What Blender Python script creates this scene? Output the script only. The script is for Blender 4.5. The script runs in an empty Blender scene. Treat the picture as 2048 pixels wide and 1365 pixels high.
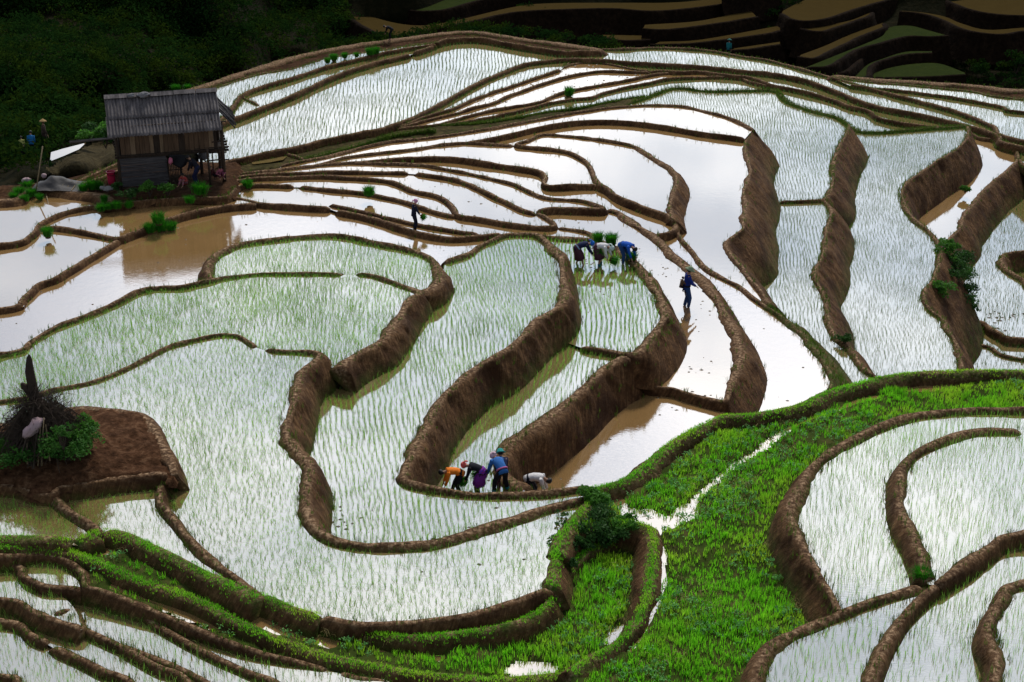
import bpy, bmesh, math, random
import numpy as np
from mathutils import Vector, Matrix
random.seed(7)
RNG = np.random.default_rng(11)
sc = bpy.context.scene
COL = sc.collection

# ------------------------------------------------------------------ camera
CAM_H = 20.0
FPX = 3000.0
HORIZON = -660.0
PITCH = math.atan((682.5 - HORIZON) / FPX)
CP, SP = math.cos(PITCH), math.sin(PITCH)
cam = bpy.data.cameras.new("camera")
cam.sensor_width = 36.0
cam.lens = FPX / 2048 * 36.0
cam.clip_start = 0.5
cam.clip_end = 4000
camo = bpy.data.objects.new("camera", cam)
camo.location = (0, 0, CAM_H)
camo.rotation_euler = (math.pi / 2 - PITCH, 0, 0)
COL.objects.link(camo)
sc.camera = camo


def at(u, v, z):
    """the world point on the level z seen at photograph position u, v"""
    u = np.asarray(u, float); v = np.asarray(v, float)
    a = (u - 1024.0) / FPX
    b = (v - 682.5) / FPX
    t = (CAM_H - z) / (SP + b * CP)
    return np.stack([a * t, (CP - b * SP) * t, np.broadcast_to(z, t.shape) * np.ones_like(t)], -1)


def at_depth(u, v, d):
    """the world point at depth d along the view axis"""
    u = np.asarray(u, float); v = np.asarray(v, float)
    a = (u - 1024.0) / FPX
    b = (v - 682.5) / FPX
    return np.stack([a * d, (CP - b * SP) * d, CAM_H - (SP + b * CP) * d], -1)


def scale_at(v, z):
    """pixels of the photograph per metre"""
    return FPX * (SP + (v - 682.5) / FPX * CP) / (CAM_H - z)


def to_px(P):
    P = np.asarray(P, float)
    x, y, z = P[..., 0], P[..., 1], P[..., 2] - CAM_H
    d = y * CP - z * SP
    return np.stack([1024 + FPX * x / d, 682.5 + FPX * (-(y * SP + z * CP)) / d], -1)


# ------------------------------------------------------------------ terraces
# level of the water (or ground) of every field, and what it is
REG = dict(
    E=(-9.2, 'dirt'), E2=(-9.35, 'dirt'), F0a=(-9.3, 'rice'), F0=(-9.4, 'rice'), F1=(-9.1, 'rice'), F2=(-9.3, 'rice'),
    F3=(-9.5, 'rice'), G1=(-9.62, 'rice'), G2=(-9.68, 'mud'), G3=(-9.74, 'mud'), G4=(-9.8, 'bare'), G5=(-9.9, 'rice'),
    GZ=(-9.75, 'weed'), H=(-9.7, 'rice'), H1=(-9.9, 'rice'),
    R3a=(-6.3, 'rice'), R3b=(-6.36, 'rice'), R4=(-8.0, 'rice'), K0=(-9.8, 'rice'), K1=(-9.9, 'bare'), K2=(-11.4, 'rice'),
    K3=(-12.2, 'rice'), K4=(-11.6, 'rice'),
    V1=(-4.1, 'bare'), W=(-4.3, 'bare'), V3=(-3.7, 'bare'), V4=(-3.75, 'bare'), U1=(-3.9, 'bare'), R2=(-4.15, 'bare'),
    R1=(-3.14, 'mud'), X1=(-2.96, 'bare'), X2=(-3.01, 'bare'), X3=(-3.06, 'bare'), X4=(-3.1, 'bare'),
    Lc=(-3.22, 'bare'), Ld=(-3.1, 'bare'), Le=(-3.04, 'bare'), Lf=(-2.98, 'bare'), HG=(-2.78, 'dirt'),
    L=(0.0, 'rice'), La=(-.25, 'rice'), Lb=(-.4, 'rice'), C1=(-.9, 'rice'), C2=(-2.05, 'rice'), P3=(-1.95, 'rice'),
    C3=(-3.36, 'bare'), L3=(-.25, 'rice'), M1=(.32, 'rice'), M2=(.2, 'rice'), D=(.52, 'dirt'),
    RG=(-.1, 'grass'), LG=(-.42, 'grass', -.055), LG2=(-.50, 'grass', -.055),
    BL0=(-.25, 'rice'), BL1=(.0, 'rice'), BL2=(-.29, 'rice'), BL3=(-.1, 'rice'), BL4=(-.37, 'rice'), BL5=(-.45, 'rice'), BL6=(-.55, 'rice'),
    BR1=(.62, 'rice'), BR2=(.92, 'rice'), BR3=(.82, 'rice'), BR4=(.7, 'rice'), BR5=(1.1, 'rice'),
    VAL=(-13.0, 'none'),
)
# banks: higher field > lower field, the side (in the picture) on which the lower field lies, options, crest line
ARCS = """
E>VAL U w1.0 b1.6|330,196 400,173 440,160 512,137 587,115 662,98 737,86 800,78 863,69 913,63 963,65 1024,74 1099,84 1149,91 1199,97
F3>VAL U b1.6|1199,97 1240,97 1300,94 1340,94 1400,98 1440,103 1490,112 1536,119 1586,132 1636,146 1665,153
E2>VAL U w1.0 b1.6|1665,150 1720,156 1761,159 1850,165 1899,168 1980,173 2048,180 2500,192
E>F1 D n|400,182 430,176 512,150 587,137 662,115 737,104 790,96 820,91 870,85
E>F3 D|870,86 900,77 960,75 1024,86 1080,95 1130,102 1199,99
E2>F0a D n|1665,153 1720,161 1761,165 1800,168 1874,175 1950,183 2048,198 2500,225
F0a>F0 D n|1700,168 1749,175 1786,178 1839,183 1846,185 1912,194 2012,213 2048,223 2500,262
F0>F3 D|1665,153 1686,160 1761,180 1836,200 1911,220 1987,250 2048,280 2500,355
F1>F2 D n|430,250 455,222 470,204 481,190 512,175 587,153 650,132 700,120 740,110 800,97 850,90 870,86
F2>F2 D n|481,190 498,199 516,208
F2>F3 D|415,262 440,245 475,233 512,218 587,188 662,153 737,127 780,116 818,107
F2>F3 D|828,103 850,97 870,88
F3>GZ D|400,335 440,325 460,319 512,308 580,295 640,280 700,268 760,256 790,247
F3>G1 D|790,247 840,227 900,195 960,162 1024,135 1060,124 1130,117 1150,117
F3>H D|1150,117 1200,118 1280,124 1400,131 1536,144 1599,155 1636,166 1686,185 1736,205 1787,218 1837,227 1912,243 1940,251
F3>K0 D|1940,251 1962,256 2000,271 2048,293 2500,365
G1>G2 D n|797,252 850,232 900,218 938,201 975,186 1024,170 1074,153 1120,138
H>G1 L n|1150,118 1140,124 1128,134
H>G2 D n|1128,134 1140,129 1180,123 1220,128 1260,136 1300,142
G2>G3 D n|797,254 862,236 913,224 950,213 988,203 1024,187 1100,161 1150,148 1200,141 1250,142 1300,143
G3>GZ D n|790,257 840,251 880,248
G3>G4 D n|880,247 900,241 960,224 1024,212 1074,203 1124,184 1174,173 1249,160 1310,147 1340,144
H>G3 D n|1300,142 1320,141 1340,142
H>G4 D|1340,143 1400,141 1430,145 1500,153 1536,166
G4>G5 D n|880,249 960,237 1024,223 1062,214 1099,204 1149,196 1187,193 1194,188 1249,173 1300,164 1337,156 1400,153 1475,153 1500,162 1536,171
H>H1 D n|1536,168 1574,174 1606,181 1641,190 1674,200 1699,210 1736,219 1756,233 1786,241 1837,249 1874,253 1912,254 1934,251
G5>GZ D g|880,250 960,245 1024,236 1099,223 1174,212 1249,197 1290,192
R3a>G5 U g|1262,204 1290,194 1337,177 1362,174 1387,178 1425,181 1475,180 1536,179
R3a>H1 U g|1536,179 1556,182 1564,193 1581,205 1624,220 1674,233 1699,249
GZ>GZ D n|562,305 590,311 606,319
GZ>GZ D g|606,318 660,304 720,288 790,268 870,258
V1>GZ U|560,330 612,319 662,309 725,293 787,281 862,273 938,262 1024,247 1099,233 1149,224 1224,213 1262,210
V1>R3a U|1262,210 1300,208 1362,210 1400,218 1450,231 1487,246 1505,257
W>R3a R b.75|1505,257 1497,272 1490,290 1497,320 1500,340 1493,365 1487,380 1492,405
W>R3b R b.75|1492,405 1488,440 1488,458 1470,470 1450,483 1460,505 1487,537 1505,563 1520,580 1538,608
R3a>R3b D n|1560,402 1600,401 1647,399
R3a>R4 R b.7|1699,249 1691,270 1676,296 1669,320 1666,342 1665,367 1656,388 1648,399
R3b>R4 R b.7|1648,399 1662,415 1661,440 1652,465 1649,500 1642,518 1633,535 1629,550 1640,575 1652,595 1656,630 1664,660 1680,682 1699,693 1711,712 1729,737 1755,755
R4>H1 U g|1699,250 1720,262 1760,264 1837,258 1900,254 1936,251
R4>K1 R b.5|1936,251 1935,275 1915,297 1880,318 1844,342 1812,365 1804,387 1812,417 1832,440 1857,460 1874,482 1884,502
R4>K2 R b.7|1884,502 1879,522 1869,555 1854,575 1847,592 1854,612 1874,628 1887,637
R4>K4 R b.5|1887,637 1894,657 1912,684 1918,710 1925,742
K0>K1 D n|1940,262 1960,274 2012,281 2032,300 2037,318
K0>K2 R|2037,316 2060,335 2110,350 2500,400
K1>K2 R b.7|2037,318 2012,342 1987,362 1962,387 1942,412 1924,437 1922,452 1904,470 1898,485 1886,503
K2>K3 R b.6|2500,640 2100,585 2048,557 2012,537 2000,522 2012,512 2048,502 2500,450
K2>K4 D|1900,632 1919,635 1962,641 1987,657 2012,669 2048,675 2500,690
K4>K4 D n|1945,686 1985,692 2048,717 2500,760
V1>W D n|930,284 970,278 1024,266 1099,249 1174,240 1249,241 1325,250 1400,263 1450,269 1490,275
V4>V1 U|600,335 640,326 690,313 737,306 812,298 888,287 930,284
V4>W U|930,284 988,287 1028,289
V3>V4 L|1197,367 1190,355 1185,340 1174,322 1149,306 1119,298 1062,293 1028,289
V3>W R b.8|1345,438 1340,415 1345,390 1352,370 1352,355 1345,340 1325,325 1300,311 1275,294 1249,286 1174,274 1099,267 1074,270 1057,279 1028,288
V4>U1 D|600,338 680,328 762,318 825,313 888,313 938,318 1024,331 1070,338 1085,344 1092,353 1087,362 1096,371 1149,368 1197,368
V3>U1 D|1197,368 1214,373 1232,390 1262,402 1300,417 1335,428 1347,438
U1>W R|1352,456 1347,438
U1>R2 D n|1305,468 1320,466 1330,468 1345,458 1352,456
R2>W U|1352,456 1360,472 1380,497 1412,534 1462,562 1482,571 1505,592 1537,615
R2>R3b R g b.9|1660,782 1664,758 1654,732 1636,704 1616,684 1611,670 1586,648 1561,630 1537,614
X1>U1 U|480,346 600,332 700,323 762,325 837,327 888,336 938,345 988,356 1024,365 1057,380 1094,394 1144,397 1174,402 1212,416
X1>R1 D|1072,420 1099,414 1149,415 1212,417
R1>U1 U w.4|1212,417 1237,422 1262,442 1305,468
R1>R2 R b.7 w.4|1450,806 1457,785 1470,750 1482,712 1480,690 1470,660 1450,625 1425,582 1400,555 1350,512 1305,468
X1>X2 D|470,352 512,348 590,344 670,341 740,342 816,343
X1>X2 D|830,344 888,352 925,361 963,377 1000,396 1024,408 1049,419 1072,424
X2>R1 R|1114,450 1099,437 1072,423
X2>X3 D|465,360 512,355 587,352 650,350 688,353 738,355 788,362 825,379 863,386 893,398 905,412 913,428
X3>X4 D|470,374 512,368 587,370
X3>X4 D|598,370 662,378 725,383 763,390 813,402 850,415 888,426 913,430
X2>X4 D|913,430 938,432 976,438 1024,446 1090,452 1114,452
X4>R1 U|1187,477 1185,466 1172,461 1149,457 1114,452
X4>X4 D|660,407 700,416 738,425 788,437 838,449 888,457 925,463 960,465
X4>Lc D|512,405 600,411 660,414
X4>Lc D|674,419 738,433 800,452 838,463 888,472 912,473 963,469 1005,464
HG>X4 R n|452,394 464,384 470,372
X4>Le D|450,394 480,395 512,403
Le>Lc D|238,475 263,465 300,450 333,437 375,425 426,414 463,408 512,405
HG>HG n|146,364 180,350 215,335 240,322
HG>HG n|162,368 190,358 220,347 240,337
HG>Le D n|200,411 250,404 300,399 340,396 400,394 450,393
Le>Ld D|72,455 100,452 130,455 170,462 210,470 238,477
Ld>Lc D|-480,660 0,615 38,600 58,583 75,565 113,555 133,540 150,532 175,515 213,492 238,477
Lf>Ld D|-480,530 0,487 50,474 70,462
Lf>Le D|70,462 78,447 100,435 130,422 175,412 200,410
HG>Lf D s|-480,420 0,400 30,392 60,380 100,376 150,384 190,388 215,396 211,409
La>Lc U|-480,770 0,706 55,683 113,650 175,628 238,600 275,580 313,572 363,571 400,562 438,555
La>Lb U n|438,555 512,546 580,545 640,545 686,546
La>Lb U n|712,546 740,548 770,557 800,567 842,582
Lb>Lc U|420,556 414,540 426,512 446,499 476,487 512,480 587,471 660,467 700,472 750,482 813,495 850,507 868,520 877,538
Lb>C1 R w.4|842,582 862,577 876,566 883,552 877,538
C1>Lc U|890,522 912,513 938,505 958,490 988,476 1008,467
C1>X4 U|1008,467 1040,465 1072,467
La>C1 R b.5 w.4|677,735 700,717 737,696 762,684 775,665 800,635 813,607 825,594 842,582
L>La U n|-480,830 0,800 100,778 180,762 240,740 290,715 340,690 400,675 440,667 475,668 495,680 512,690
L>La U n|530,696 560,700 625,702 645,706
L>C1 R b.45 w.3|612,1023 612,997 615,960 617,927 600,909 580,884 572,859 577,834 587,797 597,759 607,739 632,719 645,706
L>C1 U w.28 h.15|612,1023 625,1046 650,1066 675,1078 712,1086 750,1089 813,1086 863,1081 913,1068 963,1051 1024,1034 1099,1010 1186,993
C1>P3 R b.38 w.34|1112,617 1129,592 1127,555 1124,522 1112,502 1094,482 1072,467
C1>C2 R b.36 w.34|803,957 813,934 825,904 850,859 863,827 888,792 913,767 950,734 988,714 1024,692 1037,678 1074,640 1112,617
C1>C2 U w.26 h.14|803,957 825,965 863,975 913,982 963,986 1049,985
C1>C3 U w.26 h.14|1049,985 1099,980 1187,971
P3>X4 U|1072,469 1120,474 1187,477
P3>R1 R b.5 w.4|1257,709 1285,697 1305,675 1325,645 1332,628 1328,610 1315,585 1300,560 1280,535 1260,515 1237,497 1210,484 1187,477
P3>C2 D n|1162,691 1190,697 1230,702 1257,707
C2>C3 R b.36 w.4|1049,974 1024,964 1013,960 997,934 1000,910 1024,882 1061,859 1099,832 1137,804 1174,769 1199,744 1224,727 1257,709
R1>C3 D n|1280,768 1300,774 1320,775 1340,772 1370,785 1400,792 1450,804
RG>C3 U G h.26|1187,977 1240,965 1290,935 1340,890 1385,862 1420,845 1450,831
RG>R2 U G h.26|1450,831 1490,832 1540,825 1600,812 1655,785
RG>R3b U G h.26|1655,785 1700,772 1755,757
RG>R4 U G h.26|1755,757 1800,750 1850,745 1930,743
RG>K4 U G h.26|1930,743 1980,742 2048,743 2500,748
RG>C1 L G|1186,995 1187,975
L>LG R G w.3 h.15|1102,1172 1108,1142 1112,1112
RG>L L G|1112,1112 1125,1070 1150,1040 1175,1012 1186,995
L>L3 D|640,1232 700,1242 750,1245 800,1243 900,1232 1000,1210 1060,1190 1102,1172
L>LG D G w.35 h.18|516,1190 560,1205 600,1221 640,1233
L3>LG D G w.3 h.2|640,1243 720,1258 780,1270 850,1272 950,1262 1024,1248 1080,1222 1106,1195
M2>L R b.6|516,1188 480,1160 430,1122 370,1065 335,1020 316,996 330,950
D>L U s b.4 w.3|-480,850 0,850 100,825 165,816 200,818 280,830 310,870 335,915 347,948
D>M2 D s w.2 b.5|104,990 118,973 200,960 260,951 335,945
D>M1 D s w.2 b.5|-480,962 0,970 60,985 104,990
M1>M2 R|200,1063 170,1040 135,1020 104,991
M1>LG D G w.4 h.15|-480,1075 0,1075 90,1077 142,1080
M1>LG D G w.4 h.15|154,1081 175,1069 200,1063
M2>LG D G w.4 h.15|200,1063 225,1063 255,1072 330,1107 420,1151 516,1196
RG>LG L G w.28 h.2 b.5|1144,1344 1174,1319 1224,1296 1249,1273 1272,1241 1289,1211 1297,1178 1304,1136 1307,1086 1302,1054
RG>LG D G w.35 h.16 b.4|1112,1112 1130,1076 1160,1052 1200,1040 1250,1043 1302,1054
LG>LG D G w.26 h.2|1107,1194 1120,1162 1135,1132 1160,1110 1190,1092 1245,1079 1285,1068
LG>LG2 D G w.3 h.12|-480,1090 0,1091 120,1098 200,1124 290,1163 400,1200 512,1261 640,1308 700,1322 800,1340 900,1354 1024,1357 1144,1346
LG2>BL1 D|-480,1100 0,1110 60,1106 110,1109 150,1130 170,1153 165,1172
LG2>BL2 D|165,1172 200,1179 270,1206
LG2>BL0 D|270,1206 330,1227 420,1268 512,1301 600,1322 660,1338
LG2>BL0 D|676,1343 720,1358 800,1380 1000,1585
BL0>BL2 D|270,1215 300,1239 350,1268 430,1312 512,1348 560,1372 700,1585
BL1>BL2 D|92,1170 130,1172 165,1174
BL1>BL3 D|-480,1085 0,1122 40,1148 92,1172
BL2>BL3 D|92,1172 120,1195 142,1215 156,1236 163,1254
BL3>BL3 D n|140,1214 125,1222 106,1228
BL3>BL4 D|-480,1160 0,1195 50,1213 100,1236 163,1254
BL2>BL4 D|163,1254 210,1275 260,1300 320,1335 380,1365 480,1570
BL2>BL2 D|225,1284 300,1311 375,1340 412,1362 470,1395
BL4>BL5 D|-480,1200 0,1240 50,1265 94,1283
BL4>BL5 D|104,1289 150,1312 210,1342 270,1370 350,1570
BL5>BL6 D|-480,1300 0,1350 30,1368 100,1570
BR1>RG U w.26 b.4|1676,1226 1672,1210 1655,1172 1630,1130 1607,1090 1592,1062 1580,1025 1595,985 1615,945 1650,910 1700,877 1760,850 1820,830 1880,820 1950,817 2048,817 2500,815
BR2>BR1 U w.26 b.45|1853,1154 1848,1125 1835,1090 1815,1050 1800,1010 1797,975 1800,940 1830,908 1870,885 1920,866 1970,858 2044,860
BR3>BR1 U w.24|1676,1228 1730,1205 1790,1185 1845,1165
BR3>RG U w.25|1500,1570 1512,1365 1517,1330 1530,1300 1565,1272 1620,1248 1676,1228
BR2>BR3 L x|1856,1160 1875,1163
BR2>BR4 R w.25|1875,1163 1890,1152 1940,1120 1990,1088 2048,1062 2500,1010
BR3>BR4 R w.26|1730,1570 1742,1365 1750,1340 1765,1300 1785,1265 1820,1215 1850,1185 1875,1164
BR5>BR4 L w.26|2500,1090 2048,1163 2012,1193 1987,1223 1979,1248 1977,1273 1992,1298 1998,1328 1988,1365 1975,1570
"""
# open field edges (outside the picture or out of sight)
OPEN = """
E:330,196 400,182|E:1199,97 1199,99|E2:2500,192 2500,225|E2:1665,150 1665,153|F0a:2500,225 2500,262|F0a:1665,153 1700,168|F0:2500,262 2500,355
F0:1665,153 1700,168|F1:400,182 400,250 430,250|F2:430,250 415,262|F3:415,262 395,300 400,335|F3:2500,355 2500,365|K0:2500,365 2500,400|K0:1940,251 1940,262
R4:1755,755 1755,757|K2:2500,400 2500,450|K2:2500,640 2500,690|K3:2500,450 2500,640|K2:1886,503 1884,502|K2:1887,637 1900,632|K4:2500,690 2500,748|K4:1925,742 1930,743
GZ:400,335 480,342 560,330|R3a:1560,402 1492,405|R3b:1492,405 1560,402|K1:1936,251 1940,262|RG:2500,748 2500,815|RG:1144,1346 1100,1570 1500,1570
LG2:-480,1090 -480,1100|LG2:1144,1346 1100,1585 1000,1585|LG:-480,1075 -480,1090|M1:-480,962 -480,1075|D:-480,850 -480,962
L:-480,830 -480,850|La:-480,770 -480,830|Lc:-480,660 -480,770|Ld:-480,530 -480,660|Lf:-480,420 -480,530|HG:-480,420 -480,405 60,362 150,350 240,318 480,318 470,372
X4:470,374 470,372|X3:465,360 470,374|X2:470,352 465,360|X1:480,346 470,352|V4:600,335 600,338|U1:480,346 520,341 600,338|V1:560,330 600,335
BL0:700,1585 1000,1585|BL2:480,1570 560,1590 700,1585|BL1:-480,1100 -480,1085|BL3:-480,1085 -480,1160|BL4:-480,1160 -480,1200|BL4:480,1570 350,1570|BL5:-480,1200 -480,1300
BL5:350,1570 100,1570|BL6:-480,1300 -480,1570 100,1570|BR1:2500,815 2500,865 2044,860|BR2:2044,860 2500,865 2500,1010|BR4:2500,1010 2500,1090|BR3:1500,1570 1730,1570|BR4:1730,1570 1975,1570|BR5:1975,1570 2500,1570 2500,1090
R3b:1755,755 1755,757|C2:1049,974 1049,985|C3:1049,974 1049,985|R1:1300,775 1257,709|C3:1257,709 1300,775
R1:1450,806 1450,804|R2:1450,806 1450,831|C3:1450,804 1450,831|R2:1660,782 1655,785|R3b:1660,782 1655,785|HG:212,409 200,411|Lf:211,409 200,410|C1:1186,993 1186,995|C3:1187,971 1187,977|C1:1187,971 1187,975|Le:72,455 70,462|Ld:72,455 70,462
L:516,1188 516,1196|L:1186,993 1186,995|L3:640,1232 640,1243|L3:1102,1172 1106,1195|LG:1106,1195 1102,1172|D:347,948 335,945
"""

# ------------------------------------------------------------------ helpers
def vnoise(P, seed=0):
    """smooth value noise of points (n,3) in -1..1"""
    P = np.asarray(P, float)
    i = np.floor(P).astype(np.int64)
    f = P - i
    f = f * f * (3 - 2 * f)

    def h(a):
        n = (a[..., 0] * 73856093) ^ (a[..., 1] * 19349663) ^ (a[..., 2] * 83492791) ^ (seed * 2654435)
        n = (n ^ (n >> 13)) * 1274126177
        n = (n ^ (n >> 16)) & 0x7fffffff
        return n / 0x3fffffff - 1.0
    out = 0
    for dx in (0, 1):
        for dy in (0, 1):
            for dz in (0, 1):
                w = (f[..., 0] if dx else 1 - f[..., 0]) * (f[..., 1] if dy else 1 - f[..., 1]) * (f[..., 2] if dz else 1 - f[..., 2])
                out = out + w * h(i + np.array([dx, dy, dz]))
    return out


def catmull(p, n=8):
    p = np.asarray(p, float)
    if len(p) < 3:
        t = np.linspace(0, 1, n + 1)[:, None]
        return p[0] * (1 - t) + p[-1] * t
    q = np.vstack([2 * p[0] - p[1], p, 2 * p[-1] - p[-2]])
    out = []
    t = np.linspace(0, 1, n, endpoint=False)[:, None]
    for k in range(1, len(q) - 2):
        a, b, c, d = q[k - 1], q[k], q[k + 1], q[k + 2]
        out.append(.5 * ((2 * b) + (c - a) * t + (2 * a - 5 * b + 4 * c - d) * t ** 2 + (3 * b - a - 3 * c + d) * t ** 3))
    out.append(p[-1][None])
    return np.vstack(out)


def resample(p, step):
    p = np.asarray(p, float)
    s = np.r_[0, np.cumsum(np.linalg.norm(np.diff(p, axis=0), axis=1))]
    n = max(3, int(s[-1] / step) + 1)
    t = np.linspace(0, s[-1], n)
    return np.stack([np.interp(t, s, p[:, k]) for k in range(p.shape[1])], -1), t


def mesh_obj(name, V, F, mat=None, parent=None, smooth=False, attrs=None, uv=None):
    """V (n,3); F list of index lists or an (m,3|4) array"""
    me = bpy.data.meshes.new(name)
    V = np.ascontiguousarray(V, np.float32)
    if isinstance(F, np.ndarray):
        me.vertices.add(len(V)); me.vertices.foreach_set('co', V.ravel())
        k = F.shape[1]
        me.loops.add(F.size); me.loops.foreach_set('vertex_index', F.astype(np.int32).ravel())
        me.polygons.add(len(F)); me.polygons.foreach_set('loop_start', np.arange(0, F.size, k, dtype=np.int32))
        me.update(calc_edges=True)
    else:
        me.from_pydata([tuple(map(float, v)) for v in V], [], F)
        me.update()
    if smooth:
        me.polygons.foreach_set('use_smooth', np.ones(len(me.polygons), bool))
    for k, a in (attrs or {}).items():
        at_ = me.attributes.new(k, 'FLOAT', 'POINT')
        at_.data.foreach_set('value', np.asarray(a, np.float32))
    if mat is not None:
        me.materials.append(mat)
    o = bpy.data.objects.new(name, me)
    COL.objects.link(o)
    if parent is not None:
        o.parent = parent
    return o


def tag(o, label=None, cat=None, group=None, kind=None):
    if label: o['label'] = label
    if cat: o['category'] = cat
    if group: o['group'] = group
    if kind: o['kind'] = kind
    return o


def empty(name, loc, rz=0.0):
    o = bpy.data.objects.new(name, None)
    COL.objects.link(o)
    o.location = tuple(map(float, loc)); o.rotation_euler = (0, 0, rz)
    o.empty_display_size = .2
    return o


def level(r, x):
    """height of a field at world x: water is level, grass may slope"""
    q = REG[r]
    return q[0] + (q[2] * np.asarray(x) if len(q) > 2 else 0 * np.asarray(x))


def seen_on(r, px, dz=0.0):
    z = np.full(len(px), REG[r][0] + dz)
    for _ in range(4):
        P = at(px[:, 0], px[:, 1], z)
        z = level(r, P[:, 0]) + dz
    return P


# ------------------------------------------------------------------ read the tracing
class Arc: pass


def smooth1(a, n=2):
    a = a.copy()
    for _ in range(n):
        a[1:-1] = (a[:-2] + 2 * a[1:-1] + a[2:]) / 4
    return a


arcs = []
for line in ARCS.strip().splitlines():
    head, pts = line.split('|')
    w = head.split()
    A = Arc()
    A.hi, A.lo = w[0].split('>')
    A.side = w[1]
    A.opt = set(x for x in w[2:] if x[0] not in 'wbh')
    A.px = np.array([[float(t) for t in p.split(',')] for p in pts.split()])
    A.zhi, A.zlo = REG[A.hi][0], REG[A.lo][0]
    A.h, A.w, A.b = .13, .22, .35
    if A.zhi < -8.5: A.h, A.w = .21, .30
    elif A.zhi > -1.3: A.h, A.w = .14, .22
    if A.zhi > .9: A.h, A.w = .12, .22
    if A.hi[:2] == 'BL' or A.lo[:2] == 'BL': A.h, A.w = .09, .17
    if 'n' in A.opt: A.h, A.w = A.h * .7, A.w * .72
    if 'G' in A.opt: A.h, A.w, A.b = .26, .42, .45
    if 's' in A.opt: A.h, A.w, A.b = .05, .5, 1.2
    for x in w[2:]:
        if x[0] == 'w': A.w = float(x[1:])
        if x[0] == 'b': A.b = float(x[1:])
        if x[0] == 'h': A.h = float(x[1:])
    dense = catmull(A.px, 10)
    A.crest = seen_on(A.hi, dense, A.h)[:, :2]
    A.xy, A.s = resample(A.crest, .11 if A.zhi > -1.3 else .18)
    A.xy = smooth1(A.xy, 3)
    # put the low side on the right hand
    m = len(A.xy) // 2
    if A.side in 'UDLR' and len(A.px) > 1:
        k = len(A.px) // 2
        a, b = A.px[max(0, k - 1)], A.px[min(len(A.px) - 1, k)]
        dx, dy = b - a
        want = dict(U=(0, -1), D=(0, 1), L=(-1, 0), R=(1, 0))[A.side]
        # right hand of the walking direction in the picture (y down): (-dy, dx)
        if (-dy) * want[0] + dx * want[1] < 0:
            A.xy = A.xy[::-1].copy(); A.px = A.px[::-1].copy(); A.crest = A.crest[::-1].copy()
    arcs.append(A)

opens = []
for it in OPEN.replace('\n', '|').split('|'):
    if ':' in it:
        r, pts = it.split(':')
        opens.append((r.strip(), np.array([[float(t) for t in p.split(',')] for p in pts.split()])))


def region_polygon(r):
    """chain the banks and open edges of a field into one outline (world XY)"""
    z = REG[r][0]
    segs = []
    for A in arcs:
        if A.hi == A.lo: continue
        if r in (A.hi, A.lo):
            segs.append((A.px, A.crest))
    for q, px in opens:
        if q == r:
            segs.append((px, seen_on(r, px, .15)[:, :2]))
    if not segs: return None, 0
    best = None
    for s0 in range(len(segs)):
        for flip in (0, 1):
            rest = segs[:]
            px, xy = rest.pop(s0)
            if flip: px, xy = px[::-1], xy[::-1]
            chain, first, last, gap, worst = [xy], px[0], px[-1], 0.0, 0.0
            while rest:
                k = min(range(len(rest)), key=lambda k: min(np.linalg.norm(rest[k][0][0] - last), np.linalg.norm(rest[k][0][-1] - last)))
                px, xy = rest.pop(k)
                d0, d1 = np.linalg.norm(px[0] - last), np.linalg.norm(px[-1] - last)
                gap += min(d0, d1) ** 2; worst = max(worst, min(d0, d1))
                if d1 < d0: px, xy = px[::-1], xy[::-1]
                chain.append(xy); last = px[-1]
            e = np.linalg.norm(last - first)
            gap += e * e; worst = max(worst, e)
            if best is None or gap < best[0]: best = (gap, worst, np.vstack(chain))
    return best[2], best[1]


POLY = {}
for r in REG:
    if REG[r][1] == 'none': continue
    P, g = region_polygon(r)
    if P is None:
        print('NO POLYGON', r); continue
    keep = np.r_[True, np.linalg.norm(np.diff(P, axis=0), axis=1) > 1e-3]
    POLY[r] = P[keep]
    if g > 14: print('region gap', r, round(float(g), 1))


def inside(P, Q):
    """which of the points Q lie in the polygon P"""
    x, y = Q[:, 0], Q[:, 1]
    c = np.zeros(len(Q), bool)
    a = P; b = np.roll(P, -1, 0)
    for (x0, y0), (x1, y1) in zip(a, b):
        if y0 == y1: continue
        t = ((y0 > y) != (y1 > y)) & (x < (x1 - x0) * (y - y0) / (y1 - y0) + x0)
        c ^= t
    return c


# ------------------------------------------------------------------ banks
def bank_chains():
    """neighbouring stretches of one field's rim make one continuous bank"""
    left = [A for A in arcs if 'x' not in A.opt]
    out = []
    while left:
        ch = [left.pop(0)]
        grown = True
        while grown:
            grown = False
            for B in left:
                if B.hi != ch[0].hi or ('G' in B.opt) != ('G' in ch[0].opt) or (B.hi == B.lo) != (ch[0].hi == ch[0].lo): continue
                if np.linalg.norm(B.px[0] - ch[-1].px[-1]) < 3.5: ch.append(B)
                elif np.linalg.norm(B.px[-1] - ch[0].px[0]) < 3.5: ch.insert(0, B)
                else: continue
                left.remove(B); grown = True
                break
        out.append(ch)
    return out


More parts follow.
